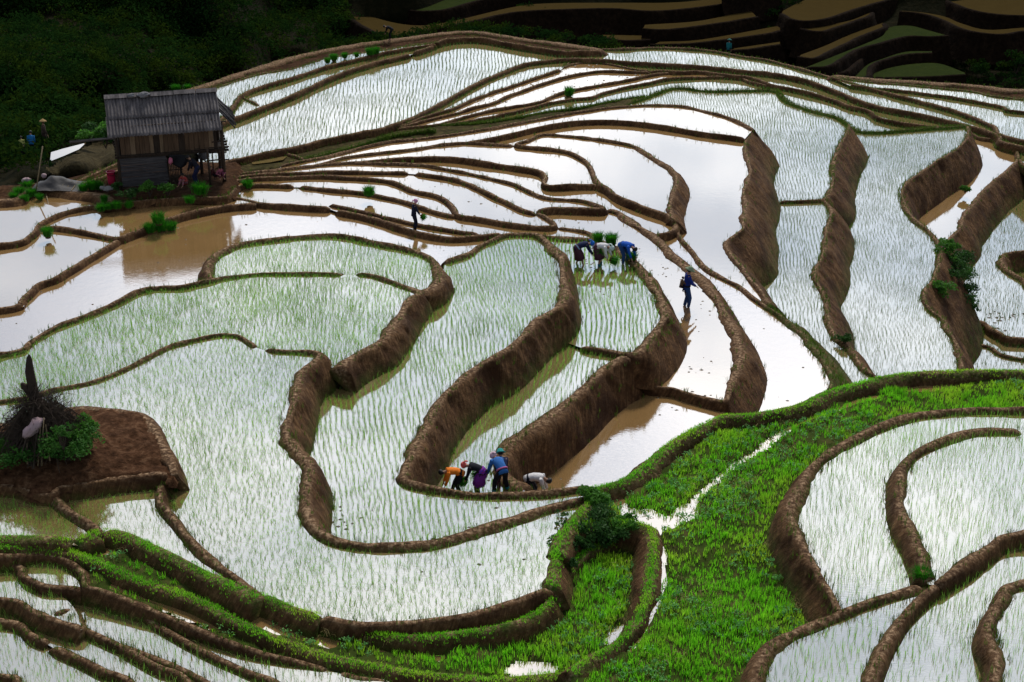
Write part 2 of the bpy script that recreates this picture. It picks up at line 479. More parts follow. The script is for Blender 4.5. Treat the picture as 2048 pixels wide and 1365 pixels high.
def bank_mesh(ch, seed):
    xy = np.vstack([A.xy if q == 0 else A.xy[1:] for q, A in enumerate(ch)])
    cnt = [len(A.xy) - (q > 0) for q, A in enumerate(ch)]
    per = lambda f: np.concatenate([np.full(c, f(A), float) for A, c in zip(ch, cnt)])
    xy = smooth1(xy, 3)
    n = len(xy)
    tan = smooth1(np.gradient(xy, axis=0), 6)
    tan /= np.linalg.norm(tan, axis=1)[:, None] + 1e-9
    nor = np.stack([tan[:, 1], -tan[:, 0]], -1)        # right hand: the low side
    hi = ch[0].hi
    sm = lambda a: smooth1(smooth1(a, 40), 10)
    w, h, b = sm(per(lambda A: A.w)), sm(per(lambda A: A.h)), sm(per(lambda A: A.b))
    zh = level(hi, xy[:, 0])
    zl = sm(np.concatenate([level(A.lo, A.xy[(q > 0):, 0]) for q, A in enumerate(ch)]))
    d = np.maximum(0, zh - zl)
    dd = .6 * h + d + .3
    # the ends sink into the ground
    s = np.r_[0, np.cumsum(np.linalg.norm(np.diff(xy, axis=0), axis=1))]
    e = np.minimum(s, s[-1] - s)
    endk = np.clip(e / .22, 0, 1) ** .5
    off = [-w / 2 - .17, -w / 2 - .05, -w / 2 + .02, -w * .27, 0 * w, w * .27, w / 2]
    zz = [-.35 + 0 * h, .0 * h, .58 * h, .94 * h, 1.0 * h, .92 * h, .6 * h]
    v = [-.6, -.45, -.3, -.15, 0, .03, .08]
    k = max(3, int(math.ceil(float(dd.max()) / .13)))
    steep = (dd > .8).astype(float)
    for j in range(1, k + 1):
        t = j / k
        off.append(w / 2 + b * dd * (t + .10 * steep * math.sin(math.pi * t)))
        zz.append(.6 * h - dd * t)
        v.append(.08 + .92 * np.minimum(1.0, (dd * t) / np.maximum(.05, dd - .3)))
    K = len(off)
    off = np.stack([np.broadcast_to(x, (n,)) for x in off], 1)
    zz = np.stack([np.broadcast_to(x, (n,)) for x in zz], 1)
    v = np.stack([np.broadcast_to(np.asarray(x, float), (n,)) for x in v], 1)
    zz = np.where(v < .1, (zz + .06) * (.35 + .65 * endk)[:, None] - .06, zz)
    nor2 = smooth1(nor, 40); nor2 /= np.linalg.norm(nor2, axis=1)[:, None] + 1e-9
    mixw = np.clip((off - w[:, None] / 2) / .8, 0, 1)[..., None]
    N = nor[:, None, :] * (1 - mixw) + nor2[:, None, :] * mixw
    S = np.repeat(s[:, None], K, 1)
    base = xy[:, None, :] + N * off[..., None]
    Z = zh[:, None] + zz
    q = np.stack([S * 2.2, off * 2.0, np.full_like(S, seed * 3.7)], -1)
    lump = vnoise(q, 1) * .6 + vnoise(q * 2.3, 2) * .4
    wave = vnoise(np.stack([S * .55, np.full_like(S, .3), np.full_like(S, seed * 1.9)], -1), 3)
    top = np.exp(-(off / (w[:, None] * .6)) ** 2); lit = np.exp(-((off + w[:, None] * .05) / (w[:, None] * .42)) ** 2)  # lit: mask of the light-catching rim line, painted into the bank colour
    amp = np.minimum(.06, h * .32)[:, None]
    Z = Z + top * (lump * amp + wave * amp * .9)
    # the rim wanders a little and is trodden wider here and narrower there
    wob = vnoise(np.stack([S * .9, np.full_like(S, 9.3), np.full_like(S, seed)], -1), 6) * np.minimum(.05, w * .2)[:, None]
    side = np.clip((np.abs(off) - w[:, None] * .3) / .15, 0, 1) * np.clip(1.25 - v, 0, 1)
    q3 = np.stack([S * .8 + off * .5, zz * .7, np.full_like(S, seed)], -1)
    q4 = np.stack([S * 5 + zz * 1.8, zz * .9, np.full_like(S, seed + 5)], -1)
    push = vnoise(q3, 4) * .13 + vnoise(q3 * 2.6, 7) * .07 + vnoise(q4, 5) * .05
    push = push * np.clip(.35 + d, 0, 1)[:, None]
    base = base + N * ((push * side * np.sign(off) + wob * np.clip(1 - v, 0, 1)))[..., None]
    V = np.concatenate([base, Z[..., None]], -1).reshape(-1, 3)
    ii = np.arange(n - 1)[:, None] * K + np.arange(K - 1)[None]
    F = np.stack([ii, ii + K, ii + K + 1, ii + 1], -1).reshape(-1, 4)
    F = [list(f) for f in F.tolist()] + [list(range(K)), list(range((n - 1) * K, n * K))[::-1]]
    moss = np.zeros((n, K))
    g, G = per(lambda A: 'g' in A.opt), per(lambda A: 'G' in A.opt)
    lowgreen = per(lambda A: REG[A.lo][1] in ('rice', 'grass'))
    moss += .8 * g[:, None] + G[:, None] * np.clip(1.1 - np.abs(off) / (w[:, None] * .62), 0, 1) * 1.2
    moss += lowgreen[:, None] * np.clip((v - .5) * 1.3, 0, .62)
    if REG[hi][1] == 'rice': moss += np.clip((-v - .25) * 2.2, 0, .6)
    attrs = dict(wall=np.clip(v, 0, 1).ravel(), along=S.ravel(), moss=moss.ravel(), crest=lit.ravel(), depth=(-zz).ravel())
    return V, F, attrs

# ------------------------------------------------------------------ materials
class NT:
    """short node building"""
    def __init__(self, name):
        self.m = bpy.data.materials.new(name)
        self.m.use_nodes = True
        self.t = self.m.node_tree
        self.t.nodes.clear()
        self.out = self.t.nodes.new('ShaderNodeOutputMaterial')

    def n(self, typ, **kw):
        nd = self.t.nodes.new('ShaderNode' + typ)
        for k, v in kw.items():
            if k.startswith('i_'):
                key = k[2:]
                nd.inputs[int(key) if key.isdigit() else key].default_value = v
            else:
                setattr(nd, k, v)
        return nd

    def link(self, a, b):
        self.t.links.new(a, b)

    def noise(self, scale, detail=4, vec=None, rough=.55, dist=0.0):
        nd = self.n('TexNoise')
        nd.inputs['Scale'].default_value = scale
        nd.inputs['Detail'].default_value = detail
        nd.inputs['Roughness'].default_value = rough
        nd.inputs['Distortion'].default_value = dist
        if vec is not None: self.link(vec, nd.inputs['Vector'])
        return nd

    def ramp(self, fac, stops):
        nd = self.n('ValToRGB')
        e = nd.color_ramp.elements
        while len(e) < len(stops): e.new(.5)
        for x, (p, c) in zip(e, stops):
            x.position = p
            x.color = (*c, 1) if len(c) == 3 else c
        self.link(fac, nd.inputs['Fac'])
        return nd

    def mix(self, fac, a, b, mode='MIX'):
        nd = self.n('MixRGB', blend_type=mode)
        for s, x in ((nd.inputs[0], fac), (nd.inputs[1], a), (nd.inputs[2], b)):
            if hasattr(x, 'links') or hasattr(x, 'is_linked'): self.link(x, s)
            elif isinstance(x, (int, float)): s.default_value = x
            else: s.default_value = (*x, 1)
        return nd.outputs[0]

    def math(self, op, a, b=0.0, clamp=False):
        nd = self.n('Math', operation=op, use_clamp=clamp)
        for s, x in ((nd.inputs[0], a), (nd.inputs[1], b)):
            if hasattr(x, 'is_linked'): self.link(x, s)
            else: s.default_value = x
        return nd.outputs[0]

    def attr(self, name):
        return self.n('Attribute', attribute_name=name).outputs['Fac']

    def bump(self, h, strength=.5, dist=.02, normal=None):
        nd = self.n('Bump', i_Strength=strength, i_Distance=dist)
        self.link(h, nd.inputs['Height'])
        if normal is not None: self.link(normal, nd.inputs['Normal'])
        return nd.outputs[0]

    def principled(self, color, rough=.9, normal=None, spec=.2, **kw):
        b = self.n('BsdfPrincipled')
        for s, x in (('Base Color', color), ('Roughness', rough)):
            if hasattr(x, 'is_linked'): self.link(x, b.inputs[s])
            elif isinstance(x, (int, float)): b.inputs[s].default_value = x
            else: b.inputs[s].default_value = (*x, 1)
        b.inputs['Specular IOR Level'].default_value = spec
        for k, v in kw.items(): b.inputs[k.replace('_', ' ')].default_value = v
        if normal is not None: self.link(normal, b.inputs['Normal'])
        self.link(b.outputs[0], self.out.inputs[0])
        return b

    def obj(self):
        return self.n('TexCoord').outputs['Object']

    def pos(self):
        return self.n('NewGeometry').outputs['Position']


def mat_earth():
    t = NT('earth_bank')
    p = t.pos()
    wall, along, moss, crest, depth = (t.attr(k) for k in ('wall', 'along', 'moss', 'crest', 'depth'))
    # spade strokes running down the face at a slant
    cm = t.n('CombineXYZ')
    sl = t.math('ADD', along, t.math('MULTIPLY', depth, .45))
    t.link(t.math('MULTIPLY', sl, 9.0), cm.inputs[0]); t.link(t.math('MULTIPLY', depth, .9), cm.inputs[1])
    st = t.noise(1.0, 5, cm.outputs[0], .65, .3)
    cm2 = t.n('CombineXYZ')
    t.link(t.math('MULTIPLY', sl, 30.0), cm2.inputs[0]); t.link(t.math('MULTIPLY', depth, 3.5), cm2.inputs[1])
    st2 = t.noise(1.0, 3, cm2.outputs[0], .6)
    big = t.noise(.8, 4, p, .6)
    fine = t.noise(9.0, 6, p, .7)
    crumb = t.noise(5.5, 7, p, .72)
    wf = t.math('ADD', t.math('MULTIPLY', st.outputs[0], .5), t.math('MULTIPLY', crumb.outputs[0], .5))
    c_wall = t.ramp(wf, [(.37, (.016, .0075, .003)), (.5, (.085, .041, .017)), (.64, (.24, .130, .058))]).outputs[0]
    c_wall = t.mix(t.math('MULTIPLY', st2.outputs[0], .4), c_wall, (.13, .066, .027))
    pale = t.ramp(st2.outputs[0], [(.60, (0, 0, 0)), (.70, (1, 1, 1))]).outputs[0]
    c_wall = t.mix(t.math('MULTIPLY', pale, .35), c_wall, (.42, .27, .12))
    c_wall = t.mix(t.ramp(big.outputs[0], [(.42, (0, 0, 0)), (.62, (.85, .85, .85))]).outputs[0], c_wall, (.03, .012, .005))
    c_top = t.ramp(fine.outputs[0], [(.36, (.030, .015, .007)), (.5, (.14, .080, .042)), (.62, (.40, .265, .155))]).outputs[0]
    col = t.mix(crest, c_wall, c_top)  # tan crest mud, made paler than the wall to paint in a lit top
    mn = t.math('MULTIPLY', moss, t.ramp(t.noise(2.5, 5, p, .65).outputs[0], [(.35, (0, 0, 0)), (.62, (1, 1, 1))]).outputs[0], True)
    col = t.mix(mn, col, t.mix(fine.outputs[0], (.016, .04, .004), (.07, .12, .014)))
    hgt = t.math('ADD', t.math('MULTIPLY', st.outputs[0], .5), t.math('MULTIPLY', crumb.outputs[0], 1.1))
    nb = t.bump(hgt, 1.0, .07)
    nb = t.bump(t.noise(38, 4, p, .7).outputs[0], .6, .015, nb)
    t.principled(col, .93, nb, .1)
    return t.m


def mat_water(name, mud=(.30, .175, .065), tint=(1, 1, 1), refl=.5, ripple=.02, rough=.03, depthvar=.3):
    t = NT(name)
    p = t.pos()
    big = t.noise(.12, 3, p)
    r1 = t.noise(3.2, 2, p)
    mp = t.n('Mapping'); mp.inputs['Scale'].default_value = (1.0, 2.6, 1.0); t.link(p, mp.inputs['Vector'])
    r2 = t.noise(7.0, 2, mp.outputs[0])
    hh = t.math('ADD', t.math('MULTIPLY', r1.outputs[0], .6), t.math('MULTIPLY', r2.outputs[0], .4))
    nb = t.bump(hh, ripple, .05)
    mudn = t.noise(1.1, 6, p, .65)
    mc = t.mix(mudn.outputs[0], tuple(x * .82 for x in mud), tuple(x * 1.15 for x in mud))
    dif = t.n('BsdfDiffuse'); t.link(mc, dif.inputs[0])
    glo = t.n('BsdfGlossy'); glo.inputs['Color'].default_value = (*tint, 1)
    glo.inputs['Roughness'].default_value = rough
    t.link(nb, glo.inputs['Normal'])
    lw = t.n('LayerWeight', i_Blend=.35)
    fac = t.math('ADD', t.math('MULTIPLY', lw.outputs['Facing'], .25), refl - .15, True)
    mx = t.n('MixShader')
    t.link(fac, mx.inputs[0]); t.link(dif.outputs[0], mx.inputs[1]); t.link(glo.outputs[0], mx.inputs[2])
    t.link(mx.outputs[0], t.out.inputs[0])
    return t.m


def mat_ground(name, c0, c1, c2, scale=3.0, bumpd=.06):
    t = NT(name)
    p = t.pos()
    a = t.noise(scale, 6, p, .68)
    b = t.noise(scale * .18, 3, p)
    col = t.ramp(a.outputs[0], [(.3, c0), (.52, c1), (.75, c2)]).outputs[0]
    col = t.mix(t.ramp(b.outputs[0], [(.4, (0, 0, 0)), (.65, (.5, .5, .5))]).outputs[0], col, c0)
    t.principled(col, 1.0, t.bump(a.outputs[0], 1.0, bumpd), .03)
    return t.m


def mat_leaf(name, c0, c1, trans=.4, scale=.6, rough=.6, patch=None, spec=.12):
    """leaf blades: lit from both sides"""
    t = NT(name)
    p = t.pos()
    a = t.noise(scale, 4, p, .6)
    r = t.n('ObjectInfo').outputs['Random']
    fine = t.noise(18, 2, p)
    f = t.math('ADD', t.math('MULTIPLY', a.outputs[0], .65), t.math('MULTIPLY', fine.outputs[0], .35))
    col = t.ramp(f, [(.32, c0), (.68, c1)]).outputs[0]
    if patch is not None:
        col = t.mix(t.ramp(t.noise(.35, 4, p, .6).outputs[0], [(.48, (0, 0, 0)), (.62, (1, 1, 1))]).outputs[0], col, patch)
    d = t.n('BsdfPrincipled')
    t.link(col, d.inputs['Base Color'])
    d.inputs['Roughness'].default_value = rough
    d.inputs['Specular IOR Level'].default_value = spec
    tr = t.n('BsdfTranslucent')
    t.link(col, tr.inputs[0])
    mx = t.n('MixShader', i_0=trans)
    t.link(d.outputs[0], mx.inputs[1]); t.link(tr.outputs[0], mx.inputs[2])
    t.link(mx.outputs[0], t.out.inputs[0])
    return t.m


def mat_plain(name, c, rough=.8, var=.25, scale=14, spec=.2, bumpd=.004):
    t = NT(name)
    p = t.obj()
    a = t.noise(scale, 4, p, .6)
    col = t.mix(a.outputs[0], tuple(x * (1 - var) for x in c), tuple(min(1, x * (1 + var)) for x in c))
    t.principled(col, rough, t.bump(a.outputs[0], .5, bumpd), spec)
    return t.m


def mat_wood(name, c0, c1, axis=2, rough=.85):
    t = NT(name)
    p = t.obj()
    mp = t.n('Mapping')
    s = [14, 14, 14]; s[axis] = .9
    mp.inputs['Scale'].default_value = s
    t.link(p, mp.inputs['Vector'])
    a = t.noise(1.0, 5, mp.outputs[0], .65, .4)
    b = t.noise(2.0, 3, p)
    col = t.ramp(a.outputs[0], [(.3, c0), (.7, c1)]).outputs[0]
    col = t.mix(t.math('MULTIPLY', b.outputs[0], .5), col, tuple(x * .5 for x in c0))
    t.principled(col, rough, t.bump(a.outputs[0], .7, .01), .15)
    return t.m


M = {}
M['earth'] = mat_earth()
M['water'] = mat_water('paddy_water', tint=(1, .985, .95), refl=.5)
M['water_rice'] = mat_water('rice_water', mud=(.21, .15, .055), tint=(.93, .98, 1), refl=.45, ripple=.03, rough=.05)
M['water_far'] = mat_water('hill_water', mud=(.046, .031, .010), refl=.03, ripple=.02, rough=.06)
M['water_ripple'] = mat_water('rippled_water', refl=.5, ripple=.07, rough=.05)
M['dirt'] = mat_ground('tilled_dirt', (.018, .009, .005), (.06, .029, .014), (.12, .065, .033), 4.0, .12)
M['tilled'] = mat_ground('tilled_mound', (.022, .010, .005), (.085, .040, .020), (.20, .11, .06), 5.0, .12)
M['weed'] = mat_ground('weedy_bank', (.018, .02, .006), (.06, .045, .02), (.11, .10, .03), 3.0, .08)
M['turf'] = mat_ground('turf', (.02, .035, .006), (.045, .06, .012), (.11, .075, .035), 2.0, .06)

# ------------------------------------------------------------------ ground heights: wet hollows and ditches in the grass
DITCH = [  # field, width (m), line in the picture
    ('RG', .22, '1232,985 1246,1010 1266,1034 1300,1046 1335,1040'), ('RG', .55, '1300,1030 1340,1040 1375,1022'),
    ('RG', .17, '1375,1012 1400,985 1430,960 1470,925 1530,890'), ('RG', .2, '1530,885 1600,842 1660,822 1715,800 1755,790'),
    ('RG', .2, '1312,1052 1318,1100 1322,1150 1312,1200 1296,1236 1280,1262 1252,1292'), ('RG', .2, '1285,950 1330,915 1390,880'),
    ('RG', .3, '1800,775 1900,768'), ('LG', .28, '1140,1140 1125,1165 1113,1200 1090,1228'), ('LG', .35, '1040,1336 1085,1334'),
    ('LG', .35, '160,1090 230,1095'), ('LG', .3, '280,1110 350,1140 420,1175 480,1205'), ('LG', .35, '490,1222 540,1245 590,1260 660,1280'), ('LG', .2, '1215,1280 1245,1250'),
    ('LG', .3, '760,1285 830,1295 880,1310'), ('LG2', .3, '240,1165 300,1190 360,1215 430,1240'), ('LG2', .3, '560,1290 620,1315 660,1328'), ('LG', .2, '1272,1145 1278,1200 1272,1222'),
]
DL = []
for r, wd, s in DITCH:
    px = np.array([[float(t) for t in p.split(',')] for p in s.split()])
    DL.append((r, wd, resample(seen_on(r, catmull(px, 6), 0)[:, :2], .12)[0]))


def mindist(Q, L):
    out = np.full(len(Q), 1e9)
    for k in range(0, len(L), 40):
        d = ((Q[:, None, :] - L[None, k:k + 40]) ** 2).sum(-1).min(1)
        out = np.minimum(out, d)
    return np.sqrt(out)


def ground_z(r, Q):
    z = level(r, Q[:, 0]) + .07 * vnoise(np.c_[Q * .45, np.full(len(Q), 2.0)], 8) + .045 * vnoise(np.c_[Q * 1.5, np.full(len(Q), 2.0)], 9)
    if REG[r][1] == 'grass':
        z = z + .03 * vnoise(np.c_[Q * 5, np.full(len(Q), 2.0)], 10)
        for rr, wd, L in DL:
            if rr == r:
                lo, hi = L.min(0) - 2, L.max(0) + 2
                m = (Q[:, 0] > lo[0]) & (Q[:, 0] < hi[0]) & (Q[:, 1] > lo[1]) & (Q[:, 1] < hi[1])
                if m.any():
                    z[m] -= .24 * np.clip(.92 + .45 * vnoise(np.c_[Q[m] * 1.4, np.full(m.sum(), 4.0)], 13), .55 if wd < .4 else .9, 1.15) * np.exp(-(mindist(Q[m], L) / (wd * .8)) ** 2)
    if r == 'D':      # a tilled heap, highest under the brushwood
        c = at(90, 900, .7)[:2]
        z = z + .45 * np.exp(-((Q - c) ** 2).sum(1) / 2.0 ** 2) - .02 + .06 * vnoise(np.c_[Q * 4, np.full(len(Q), 1.0)], 12)
    return z

from mathutils.geometry import delaunay_2d_cdt

# ------------------------------------------------------------------ build the fields
NAMES = dict(rice='paddy_water', bare='paddy_water', mud='paddy_water', dirt='ground', weed='ground', grass='ground')
for r, P in POLY.items():
    z, typ = REG[r][:2]
    if typ in ('rice', 'bare', 'mud'):
        cv, _, cf, _, _, _ = delaunay_2d_cdt([Vector(p) for p in P.tolist()], [], [list(range(len(P)))], 1, 1e-4)
        V = np.array([[p[0], p[1], z] for p in cv])
        F = np.array([list(f) for f in cf if len(f) == 3])
        a, b, c = V[F[:, 0]], V[F[:, 1]], V[F[:, 2]]
        cr = (b - a)[:, 0] * (c - a)[:, 1] - (b - a)[:, 1] * (c - a)[:, 0]
        F[cr < 0] = F[cr < 0][:, ::-1]
        o = mesh_obj('paddy_water', V, F, M['water_rice'] if typ == 'rice' else M['water_ripple'] if r in ('C3', 'Lc', 'R2') else M['water'])
        tag(o, kind='structure')
    else:
        # a rolling sheet of soil
        lo, hi = P.min(0), P.max(0)
        st = .12 if typ == 'grass' or r == 'D' else .3
        gx, gy = np.meshgrid(np.arange(lo[0] - st, hi[0] + st, st), np.arange(lo[1] - st, hi[1] + st, st), indexing='ij')
        Q = np.stack([gx.ravel(), gy.ravel()], -1)
        ins = inside(P, Q).reshape(gx.shape)
        zz = (ground_z(r, Q) - np.where(ins.ravel(), 0, .22)).reshape(gx.shape)
        q = ins.copy()
        q[:-1] |= ins[1:]; q[1:] |= ins[:-1]; q[:, :-1] |= ins[:, 1:]; q[:, 1:] |= ins[:, :-1]
        if r == 'D' or typ == 'grass':
            q2 = q.copy(); q2[:-1] |= q[1:]; q2[1:] |= q[:-1]; q2[:, :-1] |= q[:, 1:]; q2[:, 1:] |= q[:, :-1]; q = q2
        ok = q[:-1, :-1] & q[1:, :-1] & q[1:, 1:] & q[:-1, 1:]
        idx = np.arange(gx.size).reshape(gx.shape)
        F = np.stack([idx[:-1, :-1], idx[1:, :-1], idx[1:, 1:], idx[:-1, 1:]], -1)[ok]
        if len(F) == 0: continue
        used = np.unique(F); rem = np.zeros(gx.size, int); rem[used] = np.arange(len(used))
        V = np.c_[Q, zz.ravel()][used]
        o = mesh_obj('ground', V, rem[F], M['turf'] if typ == 'grass' else M['weed'] if typ == 'weed' else M['tilled'] if r == 'D' else M['dirt'], smooth=True)
        tag(o, kind='structure')

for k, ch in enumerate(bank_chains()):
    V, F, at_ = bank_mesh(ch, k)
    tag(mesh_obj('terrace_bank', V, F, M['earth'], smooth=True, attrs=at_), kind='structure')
for rr in ('RG', 'LG', 'LG2'):          # standing water in the hollows
    pts = np.vstack([Ln for r, wd, Ln in DL if r == rr])
    lo, hi = pts.min(0) - 1.2, pts.max(0) + 1.2
    st = .12
    gx, gy = np.meshgrid(np.arange(lo[0], hi[0], st), np.arange(lo[1], hi[1], st), indexing='ij')
    Q = np.stack([gx.ravel(), gy.ravel()], -1)
    ok = np.zeros(len(Q), bool)
    for r, wd, Ln in DL:
        if r == rr: ok |= mindist(Q, Ln) < wd * 1.15
    ok = ok.reshape(gx.shape)
    ok = ok[:-1, :-1] & ok[1:, 1:] & ok[1:, :-1] & ok[:-1, 1:]
    idx = np.arange(gx.size).reshape(gx.shape)
    F = np.stack([idx[:-1, :-1], idx[1:, :-1], idx[1:, 1:], idx[:-1, 1:]], -1)[ok]
    used = np.unique(F); rem = np.zeros(gx.size, int); rem[used] = np.arange(len(used))
    V = np.c_[Q, level(rr, Q[:, 0]) - .085][used]
    tag(mesh_obj('puddle_water', V, rem[F], M['water']), kind='structure')

P = at(np.array([500, 535, 575, 566, 540, 505.]), np.array([319, 315, 313, 320, 325, 329.]), -9.71)      # a sliver of water on the weedy bank
tag(mesh_obj('paddy_water', P, [list(range(6))[::-1]], M['water_rice']), kind='structure')

# ------------------------------------------------------------------ blades
def blades(P, length, width, az, lean, curl, mid=True):
    """thin curved blades from the points P. az: direction of the lean, lean: tip offset / length"""
    n = len(P)
    d = np.stack([np.cos(az), np.sin(az), np.zeros(n)], -1)
    side = np.stack([-np.sin(az + curl), np.cos(az + curl), np.zeros(n)], -1) * (width / 2)[:, None]
    up = np.array([0, 0, 1.0])
    tip = P + d * (length * lean)[:, None] + up * (length * np.sqrt(np.clip(1 - lean ** 2, .05, 1)))[:, None]
    if not mid:
        V = np.stack([P - side, P + side, tip], 1).reshape(-1, 3)
        return V, np.arange(n * 3).reshape(-1, 3)
    m = P + d * (length * lean * .28)[:, None] + up * (length * .62 * np.sqrt(np.clip(1 - lean ** 2 * .4, .05, 1)))[:, None]
    V = np.stack([P - side, P + side, m + side * .8, m - side * .8, tip], 1).reshape(-1, 3)
    k = np.arange(n)[:, None] * 5
    F = np.concatenate([k + [0, 1, 2], k + [0, 2, 3], k + [3, 2, 4]], 1).reshape(-1, 3)
    return V, F


def in_frame(P, mu=260, mv=110):
    q = to_px(P)
    return (q[:, 0] > -mu) & (q[:, 0] < 2048 + mu) & (q[:, 1] > -mv) & (q[:, 1] < 1365 + mv)


def clear_of_banks(r, Q, extra=.03):
    ok = np.ones(len(Q), bool)
    for A in arcs:
        if r not in (A.hi, A.lo): continue
        if 'x' in A.opt: continue
        xm = A.xy[len(A.xy) // 2, 0]; d = float(max(0, level(A.hi, xm) - level(A.lo, xm)))
        if A.lo == r and A.hi != r: dist = A.w / 2 + A.b * (d + .6 * A.h) + extra
        else: dist = A.w / 2 + .07 + extra
        lo, hi = A.xy.min(0) - dist, A.xy.max(0) + dist
        m = (Q[:, 0] > lo[0]) & (Q[:, 0] < hi[0]) & (Q[:, 1] > lo[1]) & (Q[:, 1] < hi[1])
        if m.any():
            mi = np.where(m)[0]
            if A.lo == r and A.hi != r and dist > .8:      # only the low side lies under the face
                ok[mi[mindist(Q[mi], A.xy) < dist]] = False
            else:
                ok[mi[mindist(Q[mi], A.xy) < dist]] = False
    return ok


class Heap:
    def __init__(self): self.V, self.F, self.n = [], [], 0
    def add(self, V, F):
        if len(V) == 0: return
        self.V.append(V); self.F.append(F + self.n); self.n += len(V)
    def build(self, name, mat, parent=None):
        if not self.V: return None
        return mesh_obj(name, np.vstack(self.V), np.vstack(self.F), mat, parent)


# ------------------------------------------------------------------ young rice
def rice_in(r, heap, sp, nb, ln, wd, lean, rowdir, wob=.5, keep=1.0, row=None):
    P = POLY[r]
    z = REG[r][0]
    c, s = math.cos(rowdir), math.sin(rowdir)
    R = np.array([[c, s], [-s, c]])
    q = P @ R.T
    lo, hi = q.min(0), q.max(0)
    row = row or sp
    gx, gy = np.meshgrid(np.arange(lo[0], hi[0], sp), np.arange(lo[1], hi[1], row), indexing='ij')
    g = np.stack([gx.ravel(), gy.ravel()], -1)
    g[:, 1] += .25 * vnoise(np.c_[g * .25, np.full(len(g), 5.0)], 21) + .09 * vnoise(np.c_[g * 1.3, np.full(len(g), 5.0)], 22)
    g += RNG.normal(0, sp * .16 * wob * 2, g.shape) * [1.2, .55]
    Q = g @ R
    Q = Q[in_frame(np.c_[Q, np.full(len(Q), z)])]
    Q = Q[inside(P, Q)]
    # thin and bare places
    th = vnoise(np.c_[Q * .35, np.full(len(Q), 3.0)], 23) * .5 + vnoise(np.c_[Q * 1.6, np.full(len(Q), 3.0)], 24) * .35
    Q = Q[RNG.random(len(Q)) < np.clip(keep * (1.0 + .55 * th), 0, 1)]
    Q = Q[clear_of_banks(r, Q)]
    n = len(Q)
    if n == 0: return 0
    big = 1 + .28 * vnoise(np.c_[Q * .5, np.full(n, 7.0)], 25)
    B = np.repeat(np.c_[Q, np.full(n, z - .01)], nb, 0)
    B[:, :2] += RNG.normal(0, .018, (n * nb, 2))
    L_ = ln * np.repeat(big, nb) * RNG.uniform(.6, 1.25, n * nb)
    az = RNG.uniform(0, 2 * math.pi, n * nb)
    le = RNG.uniform(.35, .98, n * nb) if lean >= .8 else np.clip(np.abs(RNG.normal(0, lean, n * nb)), 0, .97)
    V, F = blades(B, L_, wd * RNG.uniform(.7, 1.2, n * nb), az, le, RNG.uniform(-1.2, 1.2, n * nb))
    heap.add(V, F)
    return n


up = math.pi / 2
heaps = dict(near=Heap(), far=Heap())
tot = 0
#        spacing blades length width lean  row direction
RICE = dict(
    L=(.115, 4, .19, .0085, .85, up, 1.3), La=(.11, 4, .22, .0095, .8, up, 1.2), Lb=(.105, 3, .22, .010, .8, up, 1.2), L3=(.14, 3, .19, .009, .8, up, 1.2),
    C1=(.12, 4, .20, .0095, .6, up + .15, .6), C2=(.14, 3, .23, .012, .35, up - .2, .35), P3=(.14, 3, .25, .014, .35, up, .35),
    M1=(.115, 3, .2, .009, .8, up, 1.2), M2=(.13, 3, .19, .0085, .8, up, 1.2),
    R3a=(.14, 3, .19, .0105, .35, up - .05, .35), R3b=(.14, 3, .19, .0105, .35, up - .05, .35), R4=(.145, 3, .20, .0105, .35, up, .35),
    K2=(.21, 3, .24, .017, .35, up, .35), K3=(.25, 2, .2, .016, .4, up, .5), K4=(.21, 3, .23, .016, .4, up, .4), K0=(.24, 2, .24, .02, .35, up, .4),
    F0=(.24, 2, .27, .022, .35, up, .3), F0a=(.24, 2, .27, .022, .35, up, .3), F1=(.24, 2, .26, .022, .35, up, .3), F2=(.24, 2, .26, .022, .35, up, .3),
    F3=(.23, 2, .27, .022, .35, up, .3), G1=(.26, 2, .24, .02, .35, up, .4), G5=(.24, 2, .28, .022, .35, up, .3), H=(.24, 2, .28, .022, .35, up, .3), H1=(.23, 2, .28, .022, .35, up, .3),
    BR1=(.125, 3, .24, .0085, .4, up, .5), BR2=(.125, 3, .24, .0085, .4, up, .5), BR3=(.125, 3, .24, .0085, .4, up, .5), BR4=(.125, 3, .24, .0085, .4, up, .5), BR5=(.125, 3, .24, .0085, .4, up, .5),
    BL0=(.13, 3, .22, .009, .5, up, .7), BL1=(.13, 3, .22, .009, .5, up, .7), BL2=(.13, 3, .22, .009, .5, up, .7), BL3=(.13, 3, .22, .009, .5, up, .7),
    BL4=(.13, 3, .22, .009, .5, up, .7), BL5=(.13, 3, .22, .009, .5, up, .7), BL6=(.13, 3, .22, .009, .5, up, .7))
for r, (sp, nb, ln, wd, le, rd, wob) in RICE.items():
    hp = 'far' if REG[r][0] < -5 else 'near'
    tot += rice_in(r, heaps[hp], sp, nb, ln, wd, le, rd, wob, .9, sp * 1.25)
print('rice plants', tot)
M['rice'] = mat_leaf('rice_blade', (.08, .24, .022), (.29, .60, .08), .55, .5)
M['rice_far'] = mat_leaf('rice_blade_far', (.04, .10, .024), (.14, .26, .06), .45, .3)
tag(heaps['near'].build('rice_seedlings', M['rice']), 'thin green rice seedlings standing in the near flooded paddies', 'rice seedlings', kind='stuff')
tag(heaps['far'].build('rice_seedlings', M['rice_far']), 'dense rows of young rice in the far and right hand flooded terraces', 'rice seedlings', kind='stuff')


